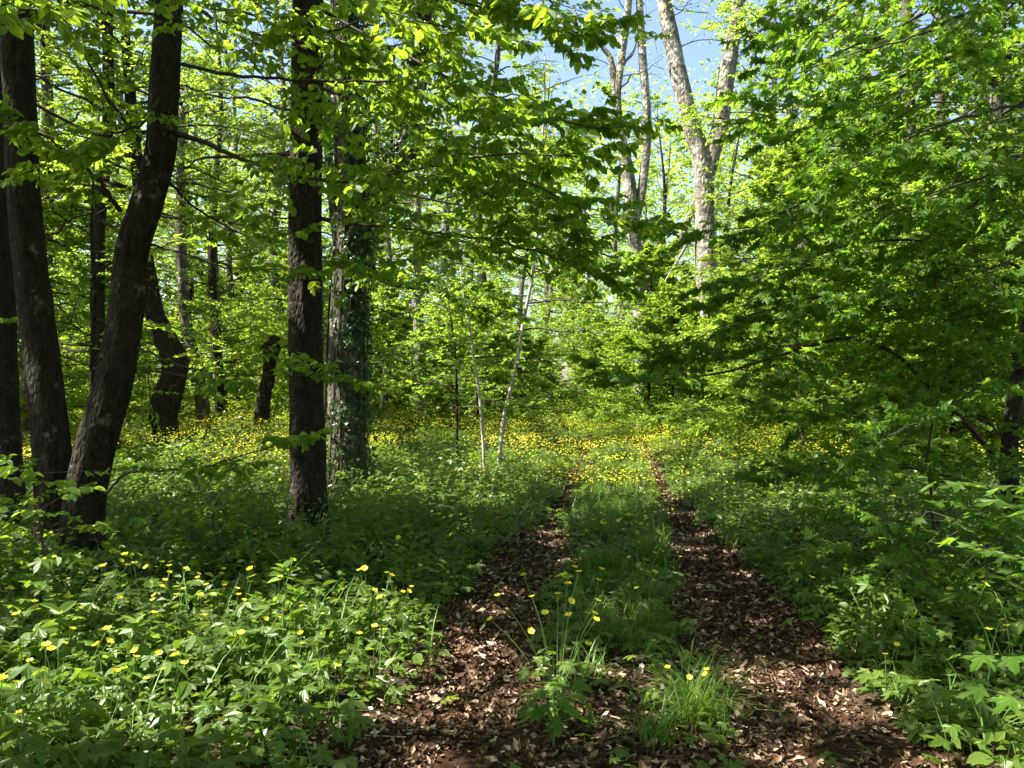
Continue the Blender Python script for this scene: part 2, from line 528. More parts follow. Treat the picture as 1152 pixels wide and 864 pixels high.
def branch(root, pts, d, r0, r1, seed, k2=10, k3=4, kl=8, size=.075, T=OVATE, leafm='beech', u0=.15, L2f=.3, L3f=.45, keep=None, flat=.8, tilt=.6, n=26, hang=.45, zj=.28, r2=.004):
    """one visible branch of a tree: a bent wooden tube with its own leaves as a sub-part"""
    rng = np.random.default_rng(seed)
    p = px_path(pts, d, n); p[1:-1] += rng.normal(0, .006, (n - 2, 3))
    g = Geo(); g.tube(p, taper(n, r0, r1, .7), 7, 0, .04, rng)
    b = g.build('branch', M['twig'], root, smooth=True)
    g = Geo(); dress(g, rng, [p], k2, k3, kl, T, size, u0=u0, L2f=L2f, L3f=L3f, keep=keep, flat=flat, tilt=tilt, hang=hang, r2=r2, zj=zj)
    lf = g.build('foliage', [M[leafm], M['twig']], b)
    return b


# ---- the forked tree at the left
right_stem = px_path([(92, 672), (92, 620), (96, 560), (108, 500), (128, 430), (143, 345), (150, 280), (168, 222), (181, 170), (184, 110), (187, 50), (190, 0), (196, -150), (212, -400), (230, -800), (236, -1250)], 6.2, 300)
rr = flare(right_stem, np.interp(right_stem[:, 2], [0, .6, 1.3, 2.5, 4.5, 7, 11, 13], [.165, .15, .14, .12, .105, .09, .06, .02]), .6, .22)
left_stem = px_path([(66, 668), (64, 600), (60, 530), (52, 450), (43, 370), (35, 300), (28, 220), (24, 140), (20, 60), (17, 0), (10, -200), (-5, -500), (-30, -900), (-40, -1200)], 6.35, 300)
rl = flare(left_stem, np.interp(left_stem[:, 2], [0, .6, 1.3, 2.5, 4.5, 7, 11, 13], [.165, .145, .135, .125, .118, .10, .06, .02]), .6, .22)


def fork_crown(rng, g):
    limbs = crown_limbs(rng, right_stem, None, 5.6, 12, 22, lambda f: 5.2 * (1.1 - .6 * f), (.15, .8))
    limbs += crown_limbs(rng, left_stem, None, 5.6, 12, 22, lambda f: 5.2 * (1.1 - .6 * f), (.15, .8))
    limb_tubes(g, limbs, .013, 6, 1)
    dress(g, rng, limbs, 10, 7, 12, RHOMB, .12, keep=keep_sun)


vt = make_tree('forked_tree', 'dark tree with two leaning trunks joined at the base, on the left', 'tree', [(right_stem, rr), (left_stem, rl)], fork_crown, M['bark'], seed=21, seg=56, rough=.028)
branch(vt, [(198, 150, 6.2), (230, 160, 6.1), (275, 180, 5.95), (330, 198, 5.8), (400, 204, 5.6), (470, 190, 5.4), (570, 172, 5.2), (650, 176, 5.0)], 0, .024, .005, 1, 18, 7, 9, u0=.25, L2f=.3, size=.078)
branch(vt, [(205, 72, 6.2), (260, 84, 6.0), (330, 90, 5.8), (420, 92, 5.6), (490, 96, 5.4), (560, 125, 5.2)], 0, .017, .004, 2, 18, 7, 9, L2f=.32, size=.078)
branch(vt, [(168, 275, 6.2), (205, 284, 6.0), (250, 300, 5.9), (330, 302, 5.7), (420, 290, 5.6)], 0, .012, .003, 3, 8, 4, 7, L2f=.25, u0=.5)
branch(vt, [(135, 238, 6.2), (112, 205, 6.0), (80, 175, 5.9), (45, 150, 5.8), (0, 130, 5.7)], 0, .02, .004, 4, 9, 5, 8)
branch(vt, [(158, 160, 6.2), (122, 110, 6.0), (95, 60, 5.9), (70, 15, 5.8), (50, -40, 5.6)], 0, .018, .004, 5, 9, 5, 8)
branch(vt, [(156, 391, 6.1), (194, 408, 6.0), (243, 420, 5.9), (326, 423, 5.8), (380, 420, 5.7)], 0, .011, .003, 6, 8, 4, 7, L2f=.25, u0=.4)
branch(vt, [(118, 556, 6.1), (149, 530, 5.9), (222, 527, 5.7), (288, 508, 5.6), (330, 495, 5.5)], 0, .012, .003, 7, 8, 4, 7, L2f=.22, u0=.35)
branch(vt, [(190, 20, 6.2), (150, -20, 5.6), (110, -30, 4.8), (70, -20, 4.0), (30, 10, 3.4), (0, 20, 3.1)], 0, .02, .004, 8, 12, 5, 8, L2f=.2, u0=.3)
branch(vt, [(186, 95, 6.2), (160, 140, 5.9), (120, 150, 5.7), (85, 165, 5.5), (30, 195, 5.3)], 0, .016, .003, 9, 10, 4, 8, L2f=.28)
branch(vt, [(178, 195, 6.2), (230, 240, 6.6), (280, 265, 6.9), (330, 262, 7.2)], 0, .014, .003, 10, 7, 4, 7, L2f=.25)
branch(vt, [(192, -10, 6.2), (240, 20, 5.9), (300, 40, 5.6), (370, 35, 5.2), (430, 15, 4.9), (500, 30, 4.7)], 0, .018, .004, 12, 16, 6, 9, L2f=.26, u0=.2)
branch(vt, [(192, -60, 6.2), (260, -50, 5.2), (330, -40, 4.2), (390, -10, 3.5)], 0, .014, .003, 13, 9, 4, 7, L2f=.16, u0=.4, size=.07)

# ---- the trunk at the left edge
ft = px_path([(14, 610), (10, 520), (6, 420), (2, 320), (-2, 230), (-4, 150), (-2, 50), (4, -100), (10, -400), (10, -750)], 8.0, 70)
make_tree('slender_tree', 'dark straight trunk half cut off at the left edge, behind the forked tree', 'tree',
          [(ft, flare(ft, np.interp(ft[:, 2], [0, 2, 5, 9, 12], [.13, .12, .10, .06, .02])))], big_crown(6.5, 11.5, 26, 4.6, ft), M['bark'], seed=22, seg=18)

# ---- the straight trunk
st = px_path([(347, 605), (347, 560), (346, 500), (344, 400), (343, 300), (344, 200), (345, 100), (346, 0), (349, -150), (352, -400), (350, -900)], 7.6, 300)
sr = flare(st, np.interp(st[:, 2], [0, .6, 1.5, 3, 5, 8, 12.5, 14], [.178, .170, .160, .150, .145, .112, .05, .02]), .3, .25)
tt = make_tree('straight_tree', 'dark upright trunk with rough bark, standing before the ivy-clad tree', 'tree', [(st, sr)], big_crown(7.2, 13, 34, 5.4, st), M['bark'], seed=23, seg=60, rough=.014)
branch(tt, [(360, 245, 7.6), (430, 255, 7.4), (520, 265, 6.6), (610, 285, 6.0), (664, 310, 5.7)], 0, .018, .004, 14, 22, 7, 10, L2f=.34, u0=.12, size=.078)
branch(tt, [(350, -40, 7.6), (430, -20, 7.2), (530, 5, 6.2), (610, 30, 5.6), (655, 40, 5.3)], 0, .018, .004, 15, 22, 7, 9, L2f=.24, u0=.2, size=.078)
branch(tt, [(348, 95, 7.6), (450, 130, 7.0), (560, 190, 6.1), (630, 222, 5.7), (668, 245, 5.5)], 0, .018, .004, 16, 22, 8, 10, L2f=.32, u0=.15, size=.078)
branch(tt, [(360, 10, 7.6), (450, 60, 7.2), (560, 110, 6.5), (630, 135, 6.1), (672, 145, 5.9)], 0, .018, .004, 17, 20, 7, 10, L2f=.3, u0=.2, size=.078)

# ---- the ivy-clad tree with its forked top
iv = px_path([(391, 562), (390, 520), (389, 470), (390, 400), (392, 330), (396, 260), (394, 170), (390, 80), (384, -60), (372, -300), (365, -600)], 10.6, 240)
ivr = flare(iv, np.interp(iv[:, 2], [0, .8, 2, 4, 6, 9, 14], [.262, .238, .230, .215, .19, .12, .03]), .2, .3)
iv2 = px_path([(396, 275), (412, 235), (440, 200), (458, 160), (467, 110), (474, 50), (480, -10), (490, -150), (500, -400)], 10.5, 40)
iv2r = np.linspace(.15, .07, 40)
it = make_tree('ivy_clad_tree', 'thick pale-barked trunk with a forked top, wrapped in climbing ivy', 'tree', [(iv, ivr), (iv2, iv2r)], big_crown(8.2, 14, 30, 5.6, iv), M['barkg'], seed=24, seg=48, rough=.05)
branch(it, [(470, 140, 10.5), (510, 170, 10.5), (560, 220, 9.8), (620, 260, 9.2), (670, 300, 8.9)], 0, .03, .006, 18, 20, 7, 10, L2f=.34, size=.085)
branch(it, [(395, 300, 10.5), (440, 320, 10.1), (500, 330, 9.7), (560, 350, 10)], 0, .02, .005, 19, 14, 7, 10, L2f=.4, size=.085)

# ivy itself: a climber of its own
rng = np.random.default_rng(40)
root = tag(empty('ivy_plant', (float(iv[0][0]), float(iv[0][1] - .2), 0.0)), 'glossy dark ivy climbing the forked pale trunk', 'ivy')
g = Geo()
for k in range(7):
    th0 = rng.uniform(0, 6.28)
    us = np.linspace(0, .62, 40); P, D, _ = along(iv, us)
    th = th0 + 1.2 * us + .25 * np.sin(9 * us + k)
    r = np.interp(us, np.linspace(0, 1, 240), ivr) * 1.06
    g.tube(P + np.stack([np.cos(th) * r, np.sin(th) * r, 0 * r], 1), np.full(40, .014), 5, 0, .05, rng)
g.build('stem', M['twig'], root, smooth=True)
g = Geo(); n = 4200
us = rng.uniform(0.03, .8, n); P, D, _ = along(iv, us)
th = rng.uniform(-2.6, .5, n) + .6 * np.sin(12 * us); th = np.where(rng.random(n) < .25, rng.uniform(0, 6.28, n), th)
th = np.where((us > .1) & (us < .5) & (np.cos(th + 2.3) > .75) & (rng.random(n) < .75), rng.uniform(-.9, .9, n), th)
r = np.interp(us, np.linspace(0, 1, 240), ivr) * 1.05 + np.abs(rng.normal(.02, .05, n))
o = np.stack([np.cos(th), np.sin(th), 0 * th], 1)
g.scatter(MAPLE_S, P + o * r[:, None], np.array([0, 0, -1.]) + rng.normal(0, .5, (n, 3)) + .3 * o, o + rng.normal(0, .35, (n, 3)), .075 * rng.uniform(.6, 1.2, n), 0)
n = 3200
us = rng.uniform(0, .9, n); P, D, _ = along(iv2, us); o = unit(rng.normal(0, 1, (n, 3)))
g.scatter(MAPLE_S, P + o * rng.uniform(.14, .3, (n, 1)), np.array([0, 0, -1.]) + rng.normal(0, .5, (n, 3)), o, .075 * rng.uniform(.6, 1.2, n), 0)
g.build('foliage', M['ivy'], root)

# =================================================================== TREES FURTHER BACK, EACH AS IT STANDS
def small_crown(path, z0, z1, n, L, size=.09, k2=8, k3=5, kl=9, el=(.1, .7), T=RHOMB, droop=.2, az=None):
    def f(rng, g):
        limbs = crown_limbs(rng, path, None, z0, z1, n, lambda f: L * (1.1 - .6 * f), el, az, droop)
        limb_tubes(g, limbs, .012, 5, 1)
        dress(g, rng, limbs, k2, k3, kl, T, size, tilt=.6, flat=.9, zj=.3, hang=.25)
    return f


def named(name, label, pts, d, rad, bark, crown=None, seed=0, extra=(), n=50, rough=.05, cat='tree', group=None, seg=14, leafm='wood'):
    p = px_path(pts, d, n)
    r = flare(p, np.interp(np.linspace(0, 1, n), np.linspace(0, 1, len(rad)), rad), .3, .3)
    stems = [(p, r)]
    for e_pts, e_rad in extra:
        q = px_path(e_pts, d, 30)
        stems.append((q, np.interp(np.linspace(0, 1, 30), np.linspace(0, 1, len(e_rad)), e_rad)))
    c = small_crown(p, *crown) if crown else None
    return make_tree(name, label, cat, stems, c, bark, group, seed, seg, rough, leafm)


named('crooked_tree', 'crooked knobbly dark trunk standing in the flowers behind the forked tree',
      [(188, 515), (187, 490), (184, 465), (190, 440), (198, 418), (193, 395), (182, 372), (173, 350), (168, 310), (160, 240), (150, 150), (140, 20)], 18, [.25, .24, .29, .25, .27, .22, .19, .16, .13, .08], M['bark'], (5.2, 10.5, 16, 4.0), 31, rough=.09)
named('mossy_tree', 'thin mottled trunk in the flowers, next to the crooked trunk',
      [(230, 496), (228, 470), (226, 445), (221, 420), (216, 392), (209, 360), (206, 320), (203, 240), (204, 120)], 24, [.2, .19, .21, .18, .17, .15, .1], M['barkg'], (6.5, 13, 16, 4.2), 32, rough=.08)
named('distant_tree', 'grey slim trunk deep in the wood between the mottled trunk and the broken snag',
      [(250, 482), (249, 450), (246, 420), (243, 380), (242, 320), (238, 200)], 30, [.27, .23, .22, .18, .15, .09], M['barkg'], (7, 14, 14, 4.2), 33, rough=.06)
named('broken_snag', 'dark broken tree snag with a knobbed top, left of the straight trunk',
      [(293, 500), (294, 470), (297, 445), (303, 422), (304, 402), (306, 388), (312, 378)], 22, [.22, .19, .17, .16, .17, .23, .11], M['bark'], None, 34,
      extra=[([(304, 402), (297, 392), (290, 388)], [.1, .05, .02])], rough=.12)
named('speckled_tree', 'sunlit pale speckled trunk between the ivy-clad tree and the white saplings',
      [(477, 486), (475, 440), (472, 390), (470, 340), (471, 290), (469, 220), (466, 120)], 28, [.22, .2, .21, .18, .17, .12, .08], M['barkl'], (7.5, 14, 14, 3.8), 35, rough=.06)


def twig_crown(path, z0, z1, n, L, seed):
    return small_crown(path, z0, z1, n, L, .08, 5, 4, 7)


named('white_sapling', 'taller pale-stemmed sapling leaning right beside the track', [(556, 548), (562, 515), (567, 470), (581, 410), (589, 362), (599, 310), (604, 262), (607, 205), (612, 130), (613, 60)], 13.5,
      [.036, .034, .033, .031, .030, .028, .025, .020, .008], M['birch'], (2.8, 5.6, 12, 1.6, .08, 5, 4, 8), 36, rough=.03, seg=10, cat='sapling', group='pale saplings beside the track')
named('white_sapling', 'shorter thin pale sapling leaning left, next to the taller one', [(546, 552), (545, 530), (541, 460), (533, 402), (527, 362), (522, 335), (518, 300)], 13.0,
      [.026, .025, .024, .022, .020, .016, .008], M['birch'], (2.0, 3.4, 9, 1.3, .08, 5, 4, 8), 37, rough=.03, seg=8, cat='sapling', group='pale saplings beside the track')
named('dark_sapling', 'thin dark sapling to the left of the white saplings', [(515, 548), (514, 500), (514, 450), (512, 400), (505, 340)], 13.6, [.028, .026, .024, .02, .008], M['bark'],
      (1.2, 3.0, 9, 1.3, .08, 5, 4, 8), 38, rough=.03, seg=8, cat='sapling')
named('slim_sapling', 'slim dark sapling between the two trunks of the forked tree', [(106, 600), (105, 470), (104, 400), (107, 330), (103, 260), (106, 180)], 9.0, [.035, .032, .03, .026, .02, .008], M['bark'],
      (1.6, 4.2, 12, 1.4, .08, 5, 4, 8), 39, rough=.03, seg=8, cat='sapling')

jt = named('tall_tree', 'tall forked tree with twisted bare limbs against the sky gap', [(724, 482), (722, 420), (720, 362), (718, 320), (716, 280), (713, 245), (706, 195), (698, 150), (694, 110), (700, 60), (706, 10), (712, -60), (716, -140)], 28,
      [.27, .26, .24, .23, .22, .21, .17, .15, .14, .11, .08], M['barkl'], (10.5, 16, 9, 2.6, .07, 5, 3, 5), 41,
      extra=[([(718, 330), (732, 318), (748, 298), (762, 275), (773, 250), (786, 215)], [.20, .16, .14, .12, .08]),
             ([(713, 250), (720, 225), (725, 190), (728, 150), (726, 100), (722, 50), (719, 0), (714, -80)], [.18, .17, .16, .15, .14, .12, .09]),
             ([(694, 112), (688, 70), (684, 60), (668, 42), (656, 25), (645, 10)], [.13, .10, .08, .05, .03]),
             ([(696, 100), (702, 72), (712, 60), (718, 40)], [.06, .05, .02])], rough=.06)
kt = named('great_tree', 'tallest pale-barked tree, its trunk splitting into two thick limbs right of the sky gap', [(800, 470), (798, 400), (797, 350), (795, 300), (793, 250), (792, 205), (788, 172), (778, 145), (770, 110), (762, 75), (754, 40), (746, 0), (738, -60), (730, -140)], 24,
      [.36, .34, .33, .31, .30, .31, .29, .26, .25, .24, .23, .21, .18, .12], M['barkl'], (11.5, 15.5, 8, 2.6, .08, 5, 3, 6), 42,
      extra=[([(793, 205), (800, 175), (809, 145), (814, 115), (818, 80), (823, 50), (830, 15), (836, -40), (842, -120)], [.28, .25, .24, .25, .24, .21, .22, .16]),
             ([(793, 250), (786, 262), (776, 270), (764, 290), (745, 322)], [.10, .08, .06, .04, .02])], rough=.06)
named('twin_tree', 'mottled trunk with a second thin stem, half hidden behind the field maple leaves', [(920, 470), (917, 440), (914, 400), (911, 350), (907, 305), (903, 265), (896, 215), (890, 140), (884, 40)], 20,
      [.20, .18, .17, .16, .16, .15, .13, .1, .06], M['barkg'], (6, 12.5, 14, 3.4), 43,
      extra=[([(914, 330), (922, 295), (924, 255), (916, 205), (920, 140)], [.09, .08, .07, .03])], rough=.09)

# =================================================================== UNSEEN TREES ADDED OUT OF FRAME TO SHADE THE CLEARING
for i, (x, y, lab) in enumerate([(-9.5, 4.6, 'nearer unseen beech added for shade outside the left edge'), (-8.6, 11.0, 'farther unseen beech added for shade outside the left edge'),
                                 (-13.0, 7.6, 'unseen beech added for shade far out on the left, behind the other two'),
                                 (-7.5, -.5, 'unseen beech added for shade left of the viewpoint')]):
    z = np.linspace(0, 13.5, 40)
    p = np.stack([x + .25 * np.sin(z * .5 + i), y + .2 * np.sin(z * .4 + 2 * i), z + float(ground_z(x, y))], 1)
    make_tree('shade_beech', lab, 'tree', [(p, flare(p, np.interp(z, [0, 13.5], [.2, .03])))], big_crown(6.5, 12.5, 34, 5.2, p), M['bark'], seed=60 + i, seg=14)

def keep_high(p):
    return keep_sun(p) | (p[:, 2] < 4.2 + .016 * np.maximum(p[:, 1], 0))


# =================================================================== FIELD MAPLE ON THE RIGHT
mp = px_path([(1142, 640, 7.4), (1139, 590, 7.4), (1136, 530, 7.4), (1138, 480, 7.4), (1150, 400, 7.5), (1172, 300, 7.6), (1185, 180, 7.7), (1190, 40, 7.8), (1195, -150, 7.9), (1200, -400, 8), (1200, -600, 8)], 7.4, 60)
mr = flare(mp, np.interp(np.linspace(0, 1, 60), [0, .2, .5, 1], [.085, .075, .065, .02]))


def maple_crown(rng, g):
    limbs = crown_limbs(rng, mp, None, 5.4, 9.8, 22, lambda f: 3.6 * (1.1 - .6 * f), (.1, .7))
    limb_tubes(g, limbs, .012, 6, 1)
    dress(g, rng, limbs, 9, 6, 10, MAPLE_S, .13, keep=keep_sun)


fm = make_tree('field_maple', 'field maple with long arching boughs filling the right side', 'tree', [(mp, mr)], maple_crown, M['bark'], seed=50, seg=14, leafm='maple')
mb = dict(T=MAPLE, leafm='maple', size=.082, tilt=.7, hang=.4, flat=.9, zj=.3)
branch(fm, [(1138, 535, 7.3), (1090, 480, 7.0), (1042, 430, 6.7), (995, 392, 6.4), (950, 380, 6.1), (890, 395, 5.8), (830, 415, 5.6), (760, 425, 5.5), (690, 432, 5.4)], 0, .03, .004, 71, 22, 6, 8, u0=.25, L2f=.24, **mb)
branch(fm, [(1052, 600, 6.6), (1046, 545, 6.6), (1044, 500, 6.6), (1058, 440, 6.6), (1075, 395, 6.6), (1098, 330, 6.6), (1105, 250, 6.6)], 0, .014, .004, 72, 16, 6, 8, u0=.35, L2f=.4, **mb)
branch(fm, [(1180, 200, 7.6), (1115, 168, 6.9), (1050, 165, 6.5), (960, 205, 6.1), (885, 235, 5.8), (840, 262, 5.6)], 0, .022, .004, 73, 18, 7, 9, u0=.2, L2f=.3, **mb)
branch(fm, [(1190, 80, 7.7), (1100, 60, 6.9), (1000, 92, 6.4), (935, 125, 6.0), (890, 160, 5.8)], 0, .022, .004, 74, 18, 7, 9, u0=.15, L2f=.34, **mb)
branch(fm, [(1178, 320, 7.6), (1100, 280, 6.9), (1000, 270, 6.4), (910, 290, 6.0), (840, 320, 5.8)], 0, .02, .004, 75, 17, 7, 9, u0=.2, L2f=.32, **mb)
branch(fm, [(1150, 420, 7.5), (1100, 385, 7.0), (1020, 340, 6.7), (940, 330, 6.3), (860, 350, 6.0), (800, 372, 5.8)], 0, .018, .004, 76, 17, 7, 9, u0=.2, L2f=.3, **mb)
branch(fm, [(1190, -60, 7.8), (1090, -60, 6.8), (990, -20, 6.2), (940, 15, 5.8), (905, 40, 5.6)], 0, .022, .004, 77, 18, 7, 9, u0=.15, L2f=.3, **mb)
branch(fm, [(1137, 560, 7.3), (1080, 540, 6.8), (1010, 525, 6.3), (940, 520, 5.9), (880, 540, 5.7)], 0, .014, .003, 78, 16, 6, 8, u0=.15, L2f=.32, **mb)
branch(fm, [(1139, 500, 7.4), (1100, 470, 7.3), (1030, 470, 7.1), (960, 470, 6.9), (880, 462, 6.7)], 0, .014, .003, 79, 16, 6, 8, u0=.15, L2f=.32, **mb)
branch(fm, [(1140, 585, 7.3), (1110, 570, 6.0), (1060, 575, 5.2), (1000, 590, 4.7), (960, 610, 4.5)], 0, .012, .003, 80, 11, 5, 7, u0=.25, L2f=.3, **mb)
branch(fm, [(1188, 130, 7.7), (1150, 120, 6.2), (1090, 130, 5.2), (1010, 160, 4.8), (940, 200, 4.6)], 0, .018, .004, 81, 16, 7, 8, u0=.2, L2f=.3, **mb)
branch(fm, [(1188, 250, 7.7), (1160, 230, 6.4), (1120, 225, 5.6), (1060, 240, 5.2)], 0, .016, .004, 82, 16, 7, 8, u0=.2, L2f=.38, **mb)
branch(fm, [(1165, 360, 7.6), (1150, 345, 6.4), (1110, 350, 5.7), (1050, 365, 5.3)], 0, .016, .004, 83, 16, 7, 8, u0=.2, L2f=.36, **mb)
branch(fm, [(1190, 20, 7.8), (1160, 0, 6.0), (1100, 10, 5.0), (1030, 40, 4.6), (960, 60, 4.4)], 0, .018, .004, 84, 16, 7, 8, u0=.2, L2f=.3, **mb)

branch(fm, [(1192, 60, 7.8), (1170, 40, 6.2), (1120, 60, 5.4), (1050, 90, 4.9), (980, 120, 4.6)], 0, .016, .004, 85, 18, 6, 9, u0=.2, L2f=.3, **mb)
branch(fm, [(1188, 150, 7.7), (1180, 160, 6.0), (1130, 190, 5.2), (1060, 215, 4.9), (1000, 245, 4.7)], 0, .016, .004, 86, 18, 6, 9, u0=.2, L2f=.3, **mb)
branch(fm, [(1180, 260, 7.6), (1170, 270, 6.0), (1120, 300, 5.3), (1060, 320, 5.0), (990, 345, 4.8)], 0, .016, .004, 87, 18, 6, 9, u0=.2, L2f=.3, **mb)
branch(fm, [(1160, 380, 7.5), (1150, 400, 6.0), (1110, 430, 5.3), (1060, 460, 5.0), (1000, 490, 4.8)], 0, .014, .004, 88, 16, 6, 8, u0=.2, L2f=.3, **mb)

# young maple at the right border, close to the camera
rng = np.random.default_rng(91)
ym = np.array([1.92, 2.75, 0.0]); ym[2] = ground_z(ym[0], ym[1])
root = tag(empty('maple_sapling', tuple(map(float, ym))), 'young maple with large light green lobed leaves at the right border', 'sapling')
g = Geo(); tr = spline([ym, ym + [.02, .02, .35], ym + [.05, .03, .7], ym + [.03, 0, 1.05], ym + [.08, .02, 1.35]], 24)
g.tube(tr, taper(24, .012, .004), 7, 0, .04, rng); g.build('trunk', M['twig'], root, smooth=True)
g = Geo()
tw = []
for k in range(16):
    s = tr[4 + k]
    a = 2.4 * k + rng.uniform(-.3, .3); L = rng.uniform(.22, .48)
    tw.append((s, unit(np.array([math.cos(a) * 1.0, math.sin(a), rng.uniform(-.05, .35)])), L))
o, d, L = np.array([t[0] for t in tw]), np.array([t[1] for t in tw]), np.array([t[2] for t in tw])
sticks(g, o, d, L, .003, 1)
put_leaves(g, rng, o, d, L, 6, MAPLE, .105, 0, .35, None, .25)
g.build('foliage', [M['maple'], M['twig']], root)

def young(loc, name, label, seed, H, ntw, leafm, T, size, Lr, kl=6):
    r = np.random.default_rng(seed); b = np.array([loc[0], loc[1], float(ground_z(*loc))])
    root = tag(empty(name, tuple(map(float, b))), label, 'sapling')
    g = Geo(); t = spline([b, b + [.03, .02, H * .35], b + [-.02, .05, H * .7], b + [.05, .02, H]], 24)
    g.tube(t, taper(24, .011, .003), 7, 0, .04, r); g.build('trunk', M['twig'], root, smooth=True)
    a = 2.4 * np.arange(ntw) + r.uniform(-.3, .3, ntw); i = np.linspace(3, 23, ntw).astype(int)
    o = t[i]; d = unit(np.stack([np.cos(a), np.sin(a), r.uniform(-.1, .4, ntw)], 1)); L = r.uniform(*Lr, ntw)
    g = Geo(); sticks(g, o, d, L, .003, 1)
    o2, d2, l2 = fork(r, o, d, L, 3, .35, (.5, 1.0), .5)
    sticks(g, o2, d2, l2, .0015, 1)
    put_leaves(g, r, o2, d2, l2, kl, T, size, 0, .4, None, .2)
    g.build('foliage', [M[leafm], M['twig']], root)


young((2.75, 4.0), 'maple_sapling', 'knee-high dark maple sapling in front of the field maple trunk', 401, .85, 16, 'maple', MAPLE, .095, (.25, .55), 5)
young((2.55, 4.9), 'maple_sapling', 'spreading low maple sapling on the right verge behind the knee-high one', 402, .75, 16, 'maple', MAPLE, .09, (.3, .6), 5)
young((3.6, 5.2), 'maple_sapling', 'bushy maple sapling at the right border below the arching bough', 403, 1.15, 20, 'maple', MAPLE, .09, (.3, .6), 5)
young((-2.95, 4.9), 'hornbeam_sapling', 'dark hornbeam sapling in front of the forked tree base', 404, 1.0, 18, 'beech', OVATE, .075, (.3, .6), 6)
young((-3.6, 5.1), 'hornbeam_sapling', 'small hornbeam sapling at the left edge below the slender trunk', 405, .95, 16, 'beech', OVATE, .075, (.3, .55), 6)
young((-2.2, 5.8), 'hornbeam_sapling', 'low hornbeam sapling between the forked tree and the straight trunk', 406, .7, 14, 'beech', OVATE, .07, (.25, .5), 6)

# =================================================================== BACKGROUND WOOD, TREE BY TREE
def proto_tree(seed, H, r, z0, nl, L, k2, k3, kl, size, bark, kind='woodland_tree', leafm='wood', droop=.22, loc=(0, 0, 0), s=1.0, keep=None):
    rs = np.random.default_rng(seed)
    H, r, z0, L = H * s, r * s, z0 * s, L * s
    z = np.linspace(0, H, 36)
    ph = rs.uniform(0, 6.28, 4); w = .012 * H
    p = np.stack([w * np.sin(z * .55 + ph[0]) + w * np.sin(z * .2 + ph[1]), w * np.sin(z * .5 + ph[2]) + w * np.sin(z * .22 + ph[3]), z], 1)
    p[:, :2] -= p[0, :2]
    loc = np.array(loc, float); p = p + loc
    root = empty(kind, tuple(map(float, loc)))
    g = Geo(); g.tube(p, flare(p, np.interp(z, [0, H * .6, H], [r, r * .6, .02])), 12, 0, .06, rs)
    g.build('trunk', bark, root, smooth=True)
    g = Geo()
    limbs = crown_limbs(rs, p, None, z0 + loc[2], H * .96 + loc[2], nl, lambda f: L * (1.05 - .65 * f), (.0, 1.0), droop=droop)
    limb_tubes(g, limbs, .011, 5, 1)
    dress(g, rs, limbs, k2, k3, kl, RHOMB, size, tilt=.65, flat=.9, L2f=.5, L3f=.6, zj=.34, hang=.3, keep=keep)
    g.build('crown', [M[leafm], M['twig']], root)
    return root


KINDS = [(17, .20, 1.8, 32, 4.8, 10, 8, 11, .125, M['barkg']), (16, .17, 2.4, 30, 4.5, 10, 8, 11, .12, M['bark']), (18, .18, 3.0, 32, 5.2, 10, 8, 11, .13, M['barkg']),
         (15, .15, 1.4, 30, 4.4, 10, 8, 11, .12, M['barkg']), (17, .19, 2.2, 30, 4.7, 10, 8, 11, .125, M['bark']),
         (19, .19, 6.0, 34, 4.8, 10, 8, 11, .12, M['barkg']), (18, .17, 5.0, 32, 4.4, 10, 8, 11, .12, M['bark'])]
BUSH = [proto_tree(111, 5.0, .05, .7, 32, 2.3, 10, 9, 12, .088, M['bark'], 'hornbeam_bush', droop=.15),
        proto_tree(112, 6.5, .06, .9, 34, 2.6, 10, 9, 12, .088, M['barkg'], 'hornbeam_bush', droop=.2),
        proto_tree(113, 3.8, .04, .5, 28, 2.0, 10, 9, 12, .085, M['bark'], 'hornbeam_bush', droop=.15)]
used = set(); WHERE = {}


def where(px):
    for lim, w in [(-40, 'outside the left edge'), (30, 'at the left edge'), (120, 'behind the forked tree'), (235, 'behind the crooked trunk'), (330, 'behind the broken snag'), (430, 'behind the ivy-clad tree'),
                   (520, 'behind the speckled trunk'), (625, 'behind the white saplings'), (690, 'where the track vanishes'), (760, 'behind the tall forked tree'), (850, 'behind the great pale tree'),
                   (960, 'behind the twin-stemmed tree'), (1060, 'behind the arching maple bough'), (1160, 'behind the field maple trunk')]:
        if px < lim:
            return w
    return 'outside the right edge'


rng = np.random.default_rng(120)
PLACES = []      # (kind, proto index, px, distance, scale)
for row, d, xs in [('front', 17, [-150, -30, 38, 140, 347, 1010, 1130, 1260]),
                   ('second', 22, [-140, -10, 60, 396, 955, 1075, 1200, 1330]),
                   ('third', 28, [-180, -20, 110, 250, 330, 440, 545, 870, 990, 1110, 1270]),
                   ('fourth', 36, [-200, -70, 50, 120, 200, 270, 340, 400, 455, 520, 590, 850, 900, 960, 1030, 1140]),
                   ('fifth', 46, [-130, 0, 110, 210, 320, 420, 520, 630, 690, 765, 830, 940, 1050, 1170]),
                   ('last', 58, [-60, 70, 170, 260, 360, 450, 540, 605, 660, 705, 745, 800, 880, 980, 1080, 1200])]:
    for px in xs:
        dd = d * rng.uniform(.93, 1.07); q = px + rng.uniform(-14, 14)
        s = rng.uniform(.88, 1.1)
        if 600 < q < 840:
            s = {'fifth': 1.06, 'last': 1.12}.get(row, .9) * rng.uniform(.95, 1.06)
        PLACES.append(('tree', row, q, dd, s))
